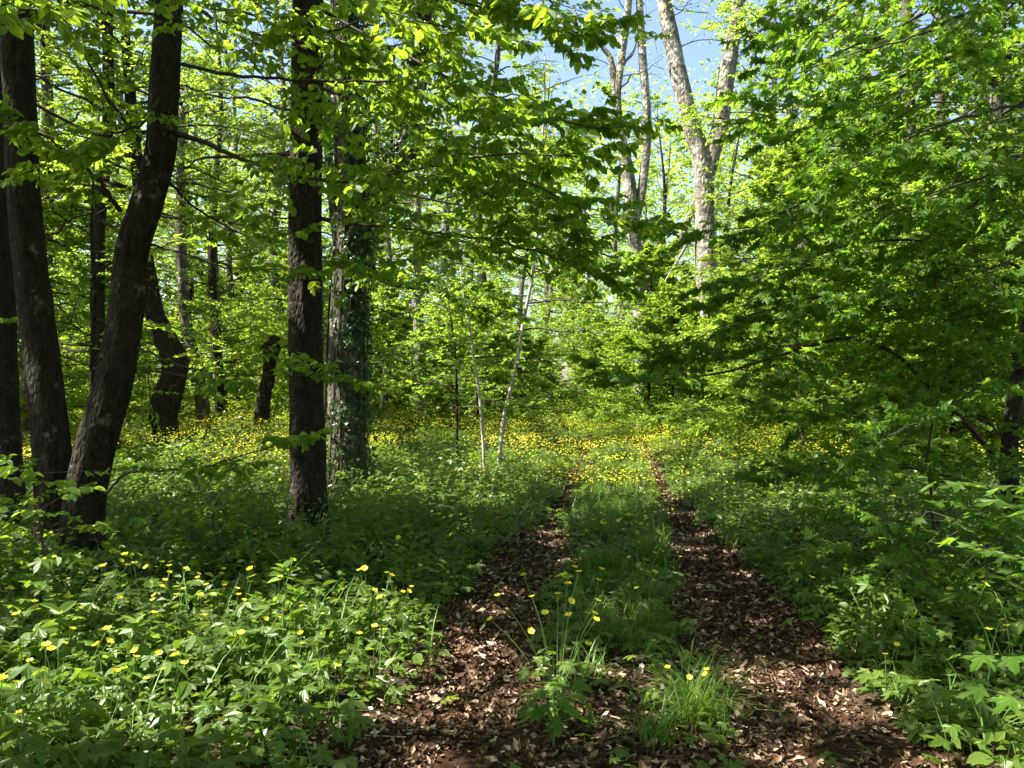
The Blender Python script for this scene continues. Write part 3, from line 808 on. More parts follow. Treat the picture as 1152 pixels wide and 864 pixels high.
for row, d, xs in [('front', 15, [900, 990, 1080, 1190, -90]),
                   ('second', 20, [-60, 40, 845, 930, 1020, 1120, 1220]),
                   ('third', 25, [20, 90, 330, 420, 530, 724, 752, 805, 890, 970, 1050, 1150]),
                   ('fourth', 34, [0, 60, 140, 215, 270, 320, 400, 450, 520, 590, 770, 840, 910, 1000]),
                   ('fifth', 44, [40, 110, 180, 250, 320, 380, 440, 500, 560, 610, 640, 670, 700, 725, 760, 800, 860, 920, 980, 1050])]:
    for px in xs:
        PLACES.append(('bush', row, px + rng.uniform(-12, 12), d * rng.uniform(.92, 1.08), rng.uniform(.85, 1.2)))

LAB = {}
for i, (k, row, px, d, s) in enumerate(PLACES):
    LAB.setdefault((k, row, where(px)), []).append((px, i))
labels = {}
ORD = ['left', 'right', ]
for (k, row, w), lst in LAB.items():
    lst.sort()
    noun = 'tall leafy tree' if k == 'tree' else 'low hornbeam bush'
    for j, (px, i) in enumerate(lst):
        extra = '' if len(lst) == 1 else (['left ', 'right '][j] if len(lst) == 2 else ['leftmost ', 'second ', 'third ', 'fourth ', 'fifth '][j])
        labels[i] = f"{extra}{noun} {w}, in the {row} {'rank' if k == 'tree' else 'row'}"
cnt = {}
for i, (k, row, px, d, s) in enumerate(PLACES):
    idx = (i * 7 + int(px)) % (5 if k == 'tree' else 3)
    x = (px - 576) / F * d; loc = (x, d, float(ground_z(x, d)) - .03)
    if k == 'tree':
        if (row == 'front' or i % 2 == 0) and px < 620:
            idx = 5 + i % 2
        K = list(KINDS[idx])
        if d < 40:
            K[6] += 3; K[7] += 3; K[8] *= .74
        o = proto_tree(500 + i, *K, loc=loc, s=s, keep=keep_high)
    else:
        o = BUSH[idx] if idx not in used else copy_tree(BUSH[idx])
        used.add(idx)
        place(o, loc, rng.uniform(0, 6.28), s)
    tag(o, labels[i], 'tree' if k == 'tree' else 'bush', 'woodland trees behind the clearing' if k == 'tree' else 'hornbeam bushes between the trees')

for i in range(16):  # unseen rest of the wood, added to keep open sky off the trunks
    a = math.pi + (i - 7.5) * .21
    d = [9.0, 12.0, 16.0][i % 3] + rng.uniform(-1, 1)
    x, y = d * math.sin(a), d * math.cos(a)
    o = proto_tree(700 + i, *KINDS[5 + i % 2], loc=(x, y, float(ground_z(x, y)) - .03), s=1.0, keep=keep_sun)
    tag(o, 'leafy tree standing behind the viewpoint, beyond the picture', 'tree', 'trees behind the viewpoint')

# far wood: one mass of leaves beyond the last trees
g = Geo(); n = 240000
az = rng.uniform(-1.0, 1.0, n); rad = rng.uniform(64, 98, n)
clump = Noise(8, .05, .2, 16)
zz = 27 * rng.random(n) ** 1.3
q = (clump(az * 1.5, zz / 40) > -.5)
az, rad, zz = az[q], rad[q], zz[q]; n = len(az)
P = np.stack([rad * np.sin(az), rad * np.cos(az), zz + .8], 1)
g.scatter(RHOMB, P, unit(rng.normal(0, 1, (n, 3)) * [1, 1, .4]), UP + rng.normal(0, .5, (n, 3)), rng.uniform(.3, .6, n), 0)
tag(g.build('far_woods', [M['wood']]), 'mass of bright green leaves closing the view beyond the last trees', 'woods', kind='stuff')

# =================================================================== GROUND
def sheet(xs, ys, fz, name, m, lift=0.0):
    X, Y = np.meshgrid(xs, ys)
    Z = fz(X, Y) + lift
    V = np.stack([X, Y, Z], -1).reshape(-1, 3)
    nx = len(xs); i = np.arange(len(ys) - 1)[:, None] * nx + np.arange(nx - 1)[None]
    q = np.stack([i, i + 1, i + nx + 1, i + nx], -1).reshape(-1)
    g = Geo(); g.add(V, q, np.full(len(q) // 4, 4))
    return g.build(name, m, smooth=True)


gx = np.unique(np.r_[np.linspace(-260, -25, 30), np.linspace(-25, -6, 50), np.linspace(-6, 8, 180), np.linspace(8, 30, 50), np.linspace(30, 260, 30)])
gy = np.unique(np.r_[np.linspace(-120, -4, 24), np.linspace(-4, 14, 160), np.linspace(14, 60, 90), np.linspace(60, 320, 40)])
tag(sheet(gx, gy, ground_z, 'ground', M['soil']), kind='structure')

EDGE = Noise(21, .5, 2.5)
g = Geo()
for s in (-1, 1):
    ys = np.linspace(1.0, 40, 330); tx = track_x(ys)
    w = np.linspace(-1, 1, 9)
    wid = (.36 + .09 * EDGE(ys * .9, 7 * s)) * (1 - .72 * sstep(4.5, 13, ys)) * (1.0 if s < 0 else 1.1)
    cen = tx + s * .75 + .05 * EDGE(ys * .6, 31 + s)
    X = cen[:, None] + w[None] * wid[:, None]; Y = np.repeat(ys[:, None], 9, 1)
    V = np.stack([X, Y, ground_z(X, Y) + .006], -1).reshape(-1, 3)
    i = np.arange(len(ys) - 1)[:, None] * 9 + np.arange(8)[None]
    q = np.stack([i, i + 1, i + 10, i + 9], -1).reshape(-1)
    g.add(V, q, np.full(len(q) // 4, 4))
tag(g.build('path', M['rut'], smooth=True), kind='structure')


def wedge(n, y0, y1, rng, side=.74, extra=1.0):
    """random ground points in what the camera sees between two distances, with a margin"""
    y = np.sqrt(rng.uniform(y0 ** 2, y1 ** 2, n))
    x = rng.uniform(-1, 1, n) * (side * y + extra)
    return x, y


def on_rut(x, y, grow=0.0):
    u = x - track_x(y)
    k = 1 - .72 * sstep(4.5, 13, y)
    a = np.minimum(np.abs(u + .75), np.abs(u - .75) / 1.1)
    return (a < (.34 + grow + .10 * EDGE(y * .9, 3 + x)) * k) & (y < 30)


rng = np.random.default_rng(200)
PATCH = Noise(33, .8, 3.0)


def herb_cover(geo, n, y0, y1, T, size, hgt, stemr=.0016, stems=True):
    x, y = wedge(n, y0, y1, rng)
    u = np.abs(x - track_x(y))
    bad = on_rut(x, y, .0) & (rng.random(n) < .985)
    strip = (u < .45) & (rng.random(n) < np.where(y < 4.6, .7, .05))
    bare = (y < 4.2) & (u < 1.9) & (x < track_x(y)) & (rng.random(n) < .55)
    near = (x * x + y * y) < 2.3 ** 2
    gap = (NB(x * 2.2 + 3, y * 2.2) < -.75) & (rng.random(n) < .75) & (y < 14)
    q = ~(bad | strip | near | bare | gap)
    x, y, u = x[q], y[q], u[q]; n = len(x)
    h = hgt * rng.uniform(.25, 1.15, n) * (.85 + .38 * PATCH(x, y)) * np.interp(u, [.3, 1.2, 2.2], [.35, .5, 1.0])
    h = np.clip(h, .04, None)
    z = ground_z(x, y)
    a = rng.uniform(0, 6.28, n); lean = rng.uniform(.05, .35, n)
    base = np.stack([x, y, z], 1)
    dirv = np.stack([np.cos(a) * lean, np.sin(a) * lean, np.ones(n)], 1)
    top = base + dirv * h[:, None]
    if stems:
        geo.scatter(STICK, base, dirv, np.tile([[1., .2, 0]], (n, 1)), np.stack([np.full(n, stemr), np.linalg.norm(dirv, axis=1) * h, np.full(n, stemr)], 1), 1)
    ax = np.stack([np.cos(a), np.sin(a), rng.normal(-.15, .25, n)], 1)
    geo.scatter(T, top, ax, UP + rng.normal(0, .32, (n, 3)), size * rng.uniform(.55, 1.3, n), 0)


g = Geo()
herb_cover(g, 9000, 2.3, 6.5, CROW, .10, .32)
herb_cover(g, 24000, 6.5, 12, CROW_S, .085, .36)
herb_cover(g, 70000, 12, 26, CROW_S, .10, .38, stems=False)
herb_cover(g, 90000, 24, 66, RHOMB, .20, .42, stems=False)
# narrow-leaved stems among the palmate leaves
n = 9000
x, y = wedge(n, 2.6, 14, rng); q = ~on_rut(x, y, .04) & ((np.abs(x - track_x(y)) > .5)); x, y = x[q], y[q]; n = len(x)
h = rng.uniform(.1, .42, n) * np.interp(np.abs(x - track_x(y)), [.3, 1.2, 2.2], [.4, .6, 1.0])
k = 5
uu = np.repeat(np.linspace(.35, 1, k)[None], n, 0)
P = np.stack([x[:, None] + 0 * uu, y[:, None] + 0 * uu, ground_z(x, y)[:, None] + h[:, None] * uu], -1).reshape(-1, 3)
a = rng.uniform(0, 6.28, n * k)
g.scatter(RHOMB, P, np.stack([np.cos(a), np.sin(a), rng.normal(.1, .3, n * k)], 1), UP + rng.normal(0, .4, (n * k, 3)), np.stack([np.full(n * k, .055), rng.uniform(.04, .085, n * k), np.full(n * k, .06)], 1), 0)
n = 5200
x, y = wedge(n, 2.4, 11, rng); q = ~on_rut(x, y, .02) & (np.abs(x - track_x(y)) > .95) & (PATCH(x * 1.7 + 5, y * 1.7) > .1); x, y = x[q], y[q]; n = len(x)
a = rng.uniform(0, 6.28, n); h = rng.uniform(.05, .36, n) * np.interp(np.abs(x - track_x(y)), [.9, 2.0], [.5, 1.0])
g.scatter(OVATE, np.stack([x, y, ground_z(x, y) + h], 1), np.stack([np.cos(a), np.sin(a), rng.normal(-.1, .35, n)], 1), UP + rng.normal(0, .45, (n, 3)), rng.uniform(.03, .10, n), 0)
n = 2600
x, y = wedge(n, 2.5, 10, rng); q = ~on_rut(x, y, .02) & (np.abs(x - track_x(y)) > .95); x, y = x[q], y[q]; n = len(x)
a = rng.uniform(0, 6.28, n); t = rng.uniform(.05, .5, n); l = rng.uniform(.2, .62, n) * np.interp(np.abs(x - track_x(y)), [.9, 2.0], [.6, 1.0])
g.scatter(BLADE, np.stack([x, y, ground_z(x, y)], 1), np.stack([np.cos(a) * t, np.sin(a) * t, np.ones(n)], 1), np.stack([-np.cos(a), -np.sin(a), t * .5], 1), np.stack([rng.uniform(.004, .010, n), l, l], 1), 1)
tag(g.build('ground_cover', [M['herb'], M['stem']]), 'knee-high green herbs covering the woodland floor on both sides of the track', 'ground cover', kind='stuff')

# grass on the strip between the ruts and along the verges
g = Geo()


def blades(n, fx, y0, y1, L, w, thr=.35, arch=.5):
    y = rng.uniform(y0, y1, n); x = fx(y)
    q = ~(on_rut(x, y, -.03)); x, y = x[q], y[q]; n = len(x)
    q = NL(x * 2.2, y * 2.2) + .6 * NB(x * 3, y * 3) > rng.normal(thr, .3, n); x, y = x[q], y[q]; n = len(x)
    a = rng.uniform(0, 6.28, n); t = rng.uniform(.1, .8, n) * arch * 1.4
    ax = np.stack([np.cos(a) * t, np.sin(a) * t, np.ones(n)], 1)
    nn = np.stack([np.cos(a), np.sin(a), -t * .5], 1)
    l = L * rng.uniform(.4, 1.25, n)
    g.scatter(BLADE, np.stack([x, y, ground_z(x, y) - .005], 1), ax, -nn, np.stack([w * rng.uniform(.7, 1.3, n), l, l * .9], 1), 0)


blades(13000, lambda y: track_x(y) + rng.normal(.06, .23, len(y)), 4.5, 9.5, .19, .0065, thr=.75)
blades(16000, lambda y: track_x(y) + rng.normal(0, .26, len(y)), 8, 26, .30, .008)
blades(9000, lambda y: track_x(y) + rng.choice([-1, 1], len(y)) * rng.uniform(1.05, 1.75, len(y)), 3.5, 18, .20, .006)
blades(16000, lambda y: track_x(y) + rng.uniform(-5, 6, len(y)), 7, 24, .34, .009)
tag(g.build('grass', [M['grass']]), 'fine green grass on the strip between the ruts and the verges', 'grass', kind='stuff')

# dead leaves on the ruts and between the herbs
g = Geo()


def dead(n, x, y, size, lift=.012):
    z = ground_z(x, y) + lift * rng.uniform(.6, 2.2, len(x))
    a = rng.uniform(0, 6.28, len(x))
    g.scatter(DEAD, np.stack([x, y, z], 1), np.stack([np.cos(a), np.sin(a), rng.normal(0, .22, len(x))], 1), UP + rng.normal(0, .38, (len(x), 3)),
              np.stack([size * rng.uniform(.3, 1.15, len(x)), size * rng.uniform(.5, 1.5, len(x)), size * rng.uniform(.4, 3.0, len(x))], 1), 0)


for s in (-1, 1):
    y = 2.2 + 7.8 * rng.random(19000) ** 1.2; x = track_x(y) + s * .75 + rng.normal(0, .27, len(y)); q = NL(x * 1.5, y * 1.5) + .7 * NB(x * 4, y * 2) > rng.normal(-.6, .5, len(y)); dead(0, x[q], y[q], .024 * rng.uniform(.6, 1.7, q.sum()))
    y = 2.2 + 7.8 * rng.random(4200) ** 1.2; x = track_x(y) + s * .75 + rng.normal(0, .30, len(y)); q = NB(x * 3 + 9, y * 3) > .0; dead(0, x[q], y[q], .058)
    y = rng.uniform(9, 20, 3000); x = track_x(y) + s * .75 + rng.normal(0, .14, len(y)); dead(0, x, y, .05)
y = rng.uniform(2.3, 9, 7000); x = track_x(y) + rng.normal(0, .5, len(y)); dead(0, x, y, .04)
x, y = wedge(9000, 2.3, 9, rng); dead(0, x, y, .05)
n = 1500
y = 2.3 + 7 * rng.random(n) ** 1.2; x = track_x(y) + rng.normal(0, .8, n); a = rng.uniform(0, 6.28, n)
g.scatter(STICK, np.stack([x, y, ground_z(x, y) + .016], 1), np.stack([np.cos(a), np.sin(a), rng.normal(0, .06, n)], 1), np.tile(UP, (n, 1)), np.stack([np.full(n, .0035) * rng.uniform(.5, 1.5, n), rng.uniform(.04, .22, n), np.full(n, .0035)], 1), 0)
tag(g.build('leaf_litter', [M['litter']]), 'brown dead leaves and bark chips strewn over the two ruts', 'leaf litter', kind='stuff')

# =================================================================== FLOWERS
def flower_geo(scale=1.0, r=None):
    """petals of one open buttercup at the origin, facing up"""
    g = Geo(); n = 5
    a = np.arange(n) * 2 * math.pi / n
    T = T_([(-.12, 0, 0), (.12, 0, 0), (.5, .62, .22), (.3, 1, .38), (-.3, 1, .38), (-.5, .62, .22)], [(0, 1, 2, 5), (5, 2, 3, 4)])
    g.scatter(T, np.zeros((n, 3)), np.stack([np.cos(a), np.sin(a), 0 * a + .12], 1), np.tile(UP, (n, 1)), np.full(n, .0165 * scale), 0)
    t = np.linspace(0, 1, 4)
    g.tube(np.stack([0 * t, 0 * t, .001 + .006 * t * scale], 1), np.array([.0035, .0045, .004, .0015]) * scale, 6, 1)
    return g


def proto_buttercup(seed, nf, H, spread, leaves, petal=1.0):
    r = np.random.default_rng(seed)
    root = empty('buttercup', (0, 0, 0))
    g = Geo(); tops = []
    for k in range(nf):
        a = 2.4 * k + r.uniform(-.4, .4); h = H * r.uniform(.68, 1.0); s = spread * r.uniform(.3, 1.0)
        tip = np.array([math.cos(a) * s, math.sin(a) * s, h])
        p = spline([[.01 * math.cos(a), .01 * math.sin(a), 0], [tip[0] * .25, tip[1] * .25, h * .45], [tip[0] * .6, tip[1] * .6, h * .78], tip], 10)
        g.tube(p, taper(10, .0022, .0012), 5, 0)
        tops.append((p[-1], unit(p[-1] - p[-2])))
    g.build('stem', M['stem'], root, smooth=True)
    g = Geo(); n = leaves
    a = r.uniform(0, 6.28, n); h = H * r.uniform(.1, .55, n); rr_ = r.uniform(.03, .14, n)
    P = np.stack([np.cos(a) * rr_, np.sin(a) * rr_, h], 1)
    g.scatter(STICK, P * [0, 0, .0], P, np.tile([[1., .3, .1]], (n, 1)), np.stack([np.full(n, .0015), np.linalg.norm(P, axis=1), np.full(n, .0015)], 1), 1)
    g.scatter(CROW, P, np.stack([np.cos(a), np.sin(a), r.normal(-.1, .2, n)], 1), UP + r.normal(0, .3, (n, 3)), .085 * r.uniform(.7, 1.25, n), 0)
    g.build('foliage', [M['herb'], M['stem']], root)
    fg = flower_geo(petal).build('flower', [M['petal'], M['pollen']], None, link=False)
    from mathutils import Vector, Matrix
    for k, (t, dn) in enumerate(tops):
        f = fg if k == 0 else fg.copy()
        COL.objects.link(f); f.parent = root
        nrm = Vector((dn[0] * .8 + r.normal(0, .25), dn[1] * .8 + r.normal(0, .25), 1)).normalized()
        f.rotation_mode = 'QUATERNION'; f.rotation_quaternion = nrm.to_track_quat('Z', 'Y'); f.location = tuple(t)
    return root


BUT = [proto_buttercup(1, 1, .40, .06, 4), proto_buttercup(2, 2, .42, .10, 5), proto_buttercup(3, 3, .45, .14, 6), proto_buttercup(4, 1, .30, .05, 5), proto_buttercup(5, 2, .34, .09, 5), proto_buttercup(6, 3, .38, .15, 6)]
NFL = ['one', 'two', 'three', 'one', 'two', 'three']
used_b = set()


def put_buttercup(i, x, y, s, zone, group):
    o = BUT[i] if i not in used_b else copy_tree(BUT[i])
    used_b.add(i)
    place(o, (x, y, float(ground_z(x, y)) - .01), rng.uniform(0, 6.28), s)
    size = 'low' if s * [.40, .42, .45, .30, .34, .38][i] < .36 else 'tall'
    tag(o, f"{size} yellow buttercup with {NFL[i]} bloom{'' if NFL[i] == 'one' else 's'} {zone}", 'buttercup', group + f", {size}, {NFL[i]} bloom{'' if NFL[i] == 'one' else 's'}")


def spread(n, test, y0, y1, gap=.16):
    out = []
    while len(out) < n:
        x, y = wedge(1, y0, y1, rng, .70, .2)
        x, y = float(x[0]), float(y[0])
        if test(x, y) and all((x - a) ** 2 + (y - b) ** 2 > gap ** 2 for a, b in out):
            out.append((x, y))
    return out


zones = [(64, lambda x, y: x < float(track_x(y)) - 1.15, 2.7, 4.9, 'among the sunlit leaves in the lower left', 'buttercups at the lower left', .14),
         (60, lambda x, y: x < float(track_x(y)) - 1.3, 4.9, 8.6, 'in the shaded herbs between the trunks and the track', 'buttercups in the shade left of the track', .2),
         (20, lambda x, y: abs(x - float(track_x(y))) < .42, 4.6, 9.0, 'on the grassy strip between the ruts', 'buttercups between the ruts', .16),
         (42, lambda x, y: x > float(track_x(y)) + 1.15, 2.8, 8.0, 'in the dark verge under the field maple', 'buttercups on the right verge', .2)]
for n, test, y0, y1, zone, grp, gap in zones:
    for x, y in spread(n, test, y0, y1, gap):
        put_buttercup(int(rng.integers(0, 6)), x, y, rng.uniform(.85, 1.3), zone, grp)

# the two plants of the track itself
cl = proto_buttercup(31, 16, .66, .34, 34)
cl.name = 'buttercup_clump'
place(cl, (.20, 3.50, float(ground_z(.2, 3.5)) - .01), .6, 1.0); tag(cl, 'many-flowered buttercup clump growing in the middle of the track', 'buttercup')


def maple_seedling(loc, label, seed, H, n, size):
    r = np.random.default_rng(seed); root = tag(empty('maple_seedling', loc), label, 'seedling')
    base = np.array(loc); g = Geo(); p = spline([base, base + [.01, .01, H * .5], base + [0, .02, H]], 10)
    g.tube(p, taper(10, .004, .002), 6, 0); g.build('stem', M['stem'], root, smooth=True)
    g = Geo(); a = np.arange(n) * 2.4 + r.uniform(-.2, .2, n); f = np.linspace(.45, 1, n)
    P0 = np.stack([np.interp(f, np.linspace(0, 1, 10), p[:, k]) for k in range(3)], 1)
    L = r.uniform(.05, .11, n); D = unit(np.stack([np.cos(a), np.sin(a), .35 + 0 * a], 1))
    sticks(g, P0, D, L, .0015, 1)
    g.scatter(MAPLE, P0 + D * L[:, None], np.stack([np.cos(a), np.sin(a), -.25 + 0 * a], 1), UP + r.normal(0, .25, (n, 3)), size * r.uniform(.8, 1.2, n), 0)
    g.build('foliage', [M['maple'], M['stem']], root)


maple_seedling((.17, 3.28, float(ground_z(.17, 3.28))), 'maple seedling with broad lobed leaves below the buttercup clump', 301, .26, 14, .105)
maple_seedling((1.30, 2.95, float(ground_z(1.3, 2.95))), 'small maple seedling at the edge of the right rut', 302, .12, 5, .06)
maple_seedling((.72, 4.3, float(ground_z(.72, 4.3))), 'small lobed seedling on the strip behind the grass tuft', 303, .10, 6, .07)


def tuft(loc, label, seed, n, L, nfl=0, cat='grass tuft', w=.006):
    r = np.random.default_rng(seed); root = tag(empty('grass_tuft', loc), label, cat, None)
    g = Geo(); a = r.uniform(0, 6.28, n); t = r.uniform(.1, .95, n)
    base = np.array(loc) + np.stack([r.normal(0, .05, n), r.normal(0, .05, n), 0 * a], 1)
    ax = np.stack([np.cos(a) * t, np.sin(a) * t, np.ones(n)], 1); nn = -np.stack([np.cos(a), np.sin(a), -t * .5], 1)
    l = L * r.uniform(.5, 1.2, n)
    T = T_([(-.5, 0, 0), (.5, 0, 0), (.45, .3, .03), (-.45, .3, .03), (.38, .6, -.04), (-.38, .6, -.04), (.22, .82, -.2), (-.22, .82, -.2), (0, .97, -.42)], [(0, 1, 2, 3), (3, 2, 4, 5), (5, 4, 6, 7), (7, 6, 8)])
    g.scatter(T, base, ax, nn, np.stack([w * r.uniform(.7, 1.3, n), l, l], 1), 0)
    g.build('foliage', [M['grass']], root)
    return root


tuft((.82, 3.5, float(ground_z(.82, 3.5)) - .01), 'arching dark green grass tuft beside the right rut in front', 311, 260, .38)
tuft((.58, 3.3, float(ground_z(.58, 3.3)) - .01), 'smaller grass tuft left of the arching tuft', 312, 90, .22)
tuft((.92, 5.4, float(ground_z(.92, 5.4)) - .01), 'dense grass tuft on the strip halfway up the track', 313, 240, .34)
tuft((.70, 6.3, float(ground_z(.70, 6.3)) - .01), 'tall grass tuft on the strip left of the dense tuft', 314, 220, .34)
tuft((1.15, 6.6, float(ground_z(1.15, 6.6)) - .01), 'grass tuft leaning into the right rut behind the dense tuft', 315, 240, .38)
tuft((-1.05, 3.9, float(ground_z(-1.05, 3.9)) - .01), 'pale grass tuft at the bare edge of the left rut', 316, 120, .22)
tuft((.52, 5.0, float(ground_z(.52, 5.0)) - .01), 'thin grass tuft on the strip just behind the flower clump', 317, 130, .24)
tuft((.80, 7.6, float(ground_z(.80, 7.6)) - .01), 'broad grass tuft on the strip beside the narrowing left rut', 318, 240, .36)
tuft((1.25, 8.4, float(ground_z(1.25, 8.4)) - .01), 'broad grass tuft on the strip beside the narrowing right rut', 319, 240, .36)
tuft((.42, 4.05, float(ground_z(.42, 4.05)) - .01), 'sparse grass tuft at the right of the flower clump', 320, 80, .20)
for k, (x, y, i, lab) in enumerate([(.74, 3.42, 2, 'buttercup with three blooms growing out of the arching grass tuft'), (.88, 3.30, 1, 'buttercup with two blooms in front of the arching grass tuft'),
                                    (.66, 3.62, 0, 'single buttercup behind the smaller grass tuft')]):
    o = copy_tree(BUT[i]); place(o, (x, y, float(ground_z(x, y)) - .01), k, .85); tag(o, lab, 'buttercup')

# tall pale spurge-like plants standing above the herbs
def tall_herb(loc, label, seed, H, lean=0.0):
    r = np.random.default_rng(seed); root = tag(empty('tall_herb', loc), label, 'herb')
    base = np.array(loc); g = Geo()
    p = spline([base, base + [lean * .3, 0, H * .5], base + [lean, .01, H]], 14); g.tube(p, taper(14, .006, .0035), 7, 0); g.build('stem', M['stem'], root, smooth=True)
    g = Geo(); n = 13
    f = np.r_[np.linspace(.72, .8, 4), np.linspace(.9, 1, 9)]; a = np.arange(n) * 2.4 + r.uniform(-.3, .3, n)
    P0 = np.stack([np.interp(f, np.linspace(0, 1, 14), p[:, k]) for k in range(3)], 1)
    g.scatter(OVATE, P0, np.stack([np.cos(a), np.sin(a), np.linspace(-.5, .9, n)], 1), UP + r.normal(0, .3, (n, 3)), r.uniform(.055, .10, n), 0)
    g.build('foliage', [M['herb']], root)


def herb_at(px, top, d, label, seed, lean=0.0):
    x = (px - 576) / F * d; z = float(ground_z(x, d))
    tall_herb((x, d, z), label, seed, EYE + (HOR - top) / F * d - z, lean)


herb_at(319, 640, 4.2, 'tallest pale green stalk topped by a whorl of leaves, lower left', 321)
herb_at(332, 668, 4.35, 'shorter pale stalk just right of the tallest one', 322, .02)
herb_at(66, 690, 3.5, 'sturdy stalk with broad leaves near the left border', 323)
herb_at(152, 700, 3.7, 'slim upright stalk among the lower left buttercups', 324)

# low leafy herbs one can tell apart close to the camera
def proto_herb(seed, n, H, size, T):
    r = np.random.default_rng(seed); root = empty('leafy_herb', (0, 0, 0))
    a = np.arange(n) * 2.4 + r.uniform(-.4, .4, n); h = H * r.uniform(.35, 1.0, n); rad_ = H * r.uniform(.15, .7, n)
    P = np.stack([np.cos(a) * rad_, np.sin(a) * rad_, h], 1)
    g = Geo()
    for q in P:
        g.tube(spline([[0, 0, 0], [q[0] * .3, q[1] * .3, q[2] * .65], q], 7), taper(7, .0026, .0016), 5, 0, cap=False)
    g.build('stem', M['stem'], root, smooth=True)
    g = Geo()
    g.scatter(T, P, np.stack([np.cos(a), np.sin(a), r.normal(-.2, .2, n)], 1), UP + r.normal(0, .28, (n, 3)), size * r.uniform(.7, 1.25, n), 0)
    g.build('foliage', [M['herb']], root)
    return root


HRB = [proto_herb(41, 9, .24, .125, CROW), proto_herb(42, 12, .20, .105, CROW), proto_herb(43, 7, .28, .14, MAPLE), proto_herb(44, 14, .16, .085, OVATE)]
used_h = set()
HL = ['leafy herb with large cut leaves', 'bushy herb with many cut leaves', 'leafy herb with broad lobed leaves', 'low herb with oval leaves']
for n, test, y0, y1, zone, grp in [(70, lambda x, y: x < float(track_x(y)) - 1.45, 2.6, 4.6, 'in the sunlit lower left', 'herbs at the lower left'),
                                   (40, lambda x, y: x < float(track_x(y)) - 1.5, 4.6, 7.0, 'in the shade before the trunks', 'herbs in the shade before the trunks'),
                                   (40, lambda x, y: x > float(track_x(y)) + 1.3, 2.7, 6.0, 'on the right verge', 'herbs on the right verge')]:
    for x, y in spread(n, test, y0, y1, .17):
        i = int(rng.integers(0, 4))
        o = HRB[i] if i not in used_h else copy_tree(HRB[i]); used_h.add(i)
        place(o, (x, y, float(ground_z(x, y)) - .01), rng.uniform(0, 6.28), rng.uniform(.75, 1.2))
        tag(o, HL[i] + ' ' + zone, 'herb', grp + ', ' + HL[i].split(' with ')[1])

# the meadow of flowers further back: beyond counting
g = Geo()
DENS = Noise(55, 2.0, 7.0, 12)


def meadow(n, y0, y1, size, full):
    x, y = wedge(n, y0, y1, rng, .72, 1)
    u = np.abs(x - track_x(y))
    want = DENS(x, y) + np.where(y > 14, .9, .0) + np.where((x < -3) & (y > 16), .6, 0) - 1.5 * (on_rut(x, y, .05) & (y < 14)) + np.where((u > .5) & (u < 4) & (y > 9), .35, 0)
    want = want + np.where((u < .5) & (y < 9), -.6, 0) + np.where((x > 3.5) & (y < 12), -.5, 0)
    q = want > rng.normal(.2, .6, n); x, y, u = x[q], y[q], u[q]; n = len(x)
    h = np.interp(u, [.3, 1.2, 2.2], [.28, .40, .52]) * rng.uniform(.8, 1.2, n)
    P = np.stack([x, y, ground_z(x, y) + h], 1)
    if full:
        T = T_([(0, 0, 0), (.5, .3, .25), (.95, .3, .45), (.2, .95, .45), (.0, .6, .25), (-.55, .25, .25), (-.85, .55, .45), (-.6, -.8, .45), (-.2, -.55, .25), (.25, -.5, .25), (.6, -.8, .45)],
               [(0, 9, 10, 2, 1), (0, 1, 3, 4), (0, 4, 6, 5), (0, 5, 7, 8), (0, 8, 9)])
    else:
        T = T_([(-.9, -.7, .3), (.8, -.6, .35), (.2, 1, .3), (0, 0, 0)], [(0, 1, 3), (1, 2, 3), (2, 0, 3)])
    a = rng.uniform(0, 6.28, n)
    g.scatter(T, P, np.stack([np.cos(a), np.sin(a), rng.normal(0, .2, n)], 1), UP + rng.normal(0, .35, (n, 3)), size * rng.uniform(.75, 1.25, n), 0)


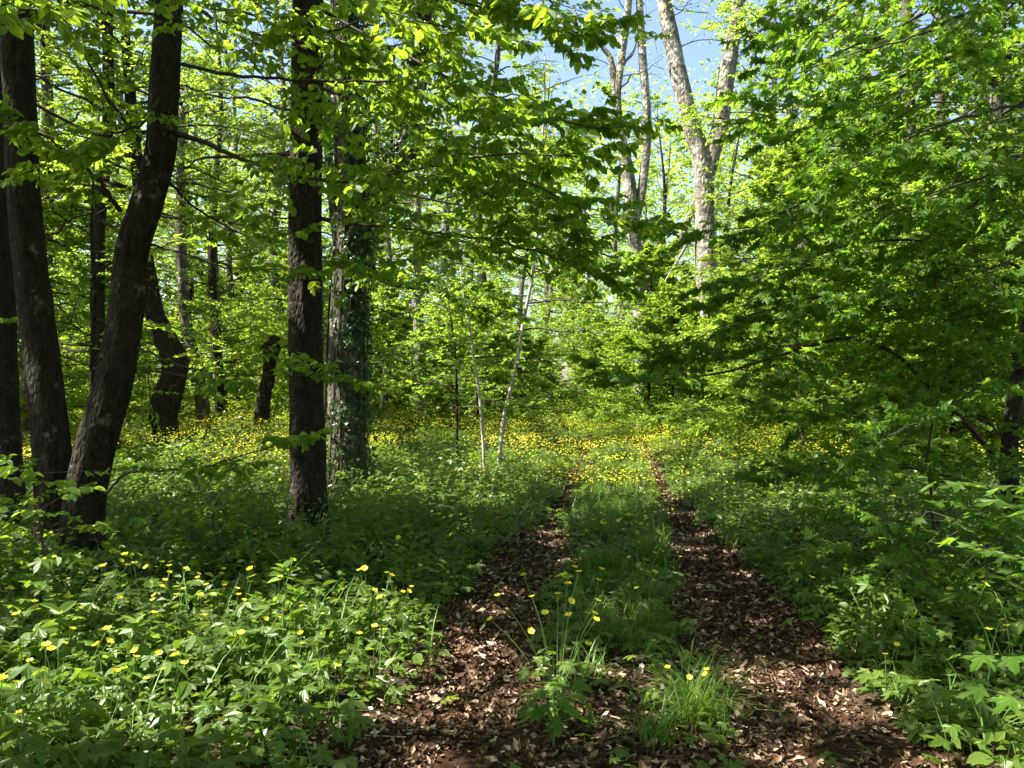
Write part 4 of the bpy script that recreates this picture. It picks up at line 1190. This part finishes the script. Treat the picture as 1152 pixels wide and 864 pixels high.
meadow(6500, 7.0, 14, .0165, True)
meadow(44000, 11, 26, .019, True)
meadow(50000, 24, 66, .028, False)
tag(g.build('flower_meadow', [M['petal']]), 'carpet of countless yellow buttercups spreading under the trees further back', 'flowers', kind='stuff')

# =================================================================== SKY, SUN, CAMERA
w = bpy.data.worlds.new('World'); scene.world = w; w.use_nodes = True
nt = w.node_tree; nt.nodes.clear()
sky = nt.nodes.new('ShaderNodeTexSky'); sky.sky_type = 'NISHITA'; sky.sun_disc = False
sky.sun_elevation = SUN_EL; sky.sun_rotation = -SUN_AZ % (2 * math.pi); sky.altitude = 200; sky.air_density = 1.3; sky.dust_density = 2.0; sky.ozone_density = 1.6
bg = nt.nodes.new('ShaderNodeBackground'); bg.inputs["Strength"].default_value = .07
out = nt.nodes.new('ShaderNodeOutputWorld')
nt.links.new(sky.outputs[0], bg.inputs[0]); nt.links.new(bg.outputs[0], out.inputs[0])

from mathutils import Vector
sl = bpy.data.lights.new('sun', 'SUN'); sl.energy = 5.0; sl.angle = math.radians(.5); sl.color = (1, .95, .84)
so = bpy.data.objects.new('sun', sl); COL.objects.link(so)
so.rotation_euler = Vector(SUN).to_track_quat('Z', 'Y').to_euler(); so.location = (-20, 10, 30)

cam = bpy.data.cameras.new('camera'); cam.sensor_width = 36; cam.lens = F / 1152 * 36; cam.shift_y = (HOR - 432) / 1152; cam.clip_start = .05; cam.clip_end = 1000
co = bpy.data.objects.new('camera', cam); COL.objects.link(co); co.location = (0, 0, EYE); co.rotation_euler = (math.pi / 2, 0, 0)
scene.camera = co

scene.view_settings.view_transform = 'Standard'; scene.view_settings.look = 'None'
scene.view_settings.exposure = 2.1; scene.view_settings.gamma = 1.0
scene.view_settings.use_curve_mapping = False
c = scene.cycles
c.max_bounces = 6; c.diffuse_bounces = 3; c.glossy_bounces = 2; c.transmission_bounces = 4; c.transparent_max_bounces = 4
c.use_denoising = True; c.sample_clamp_indirect = 6
c.caustics_reflective = False; c.caustics_refractive = False
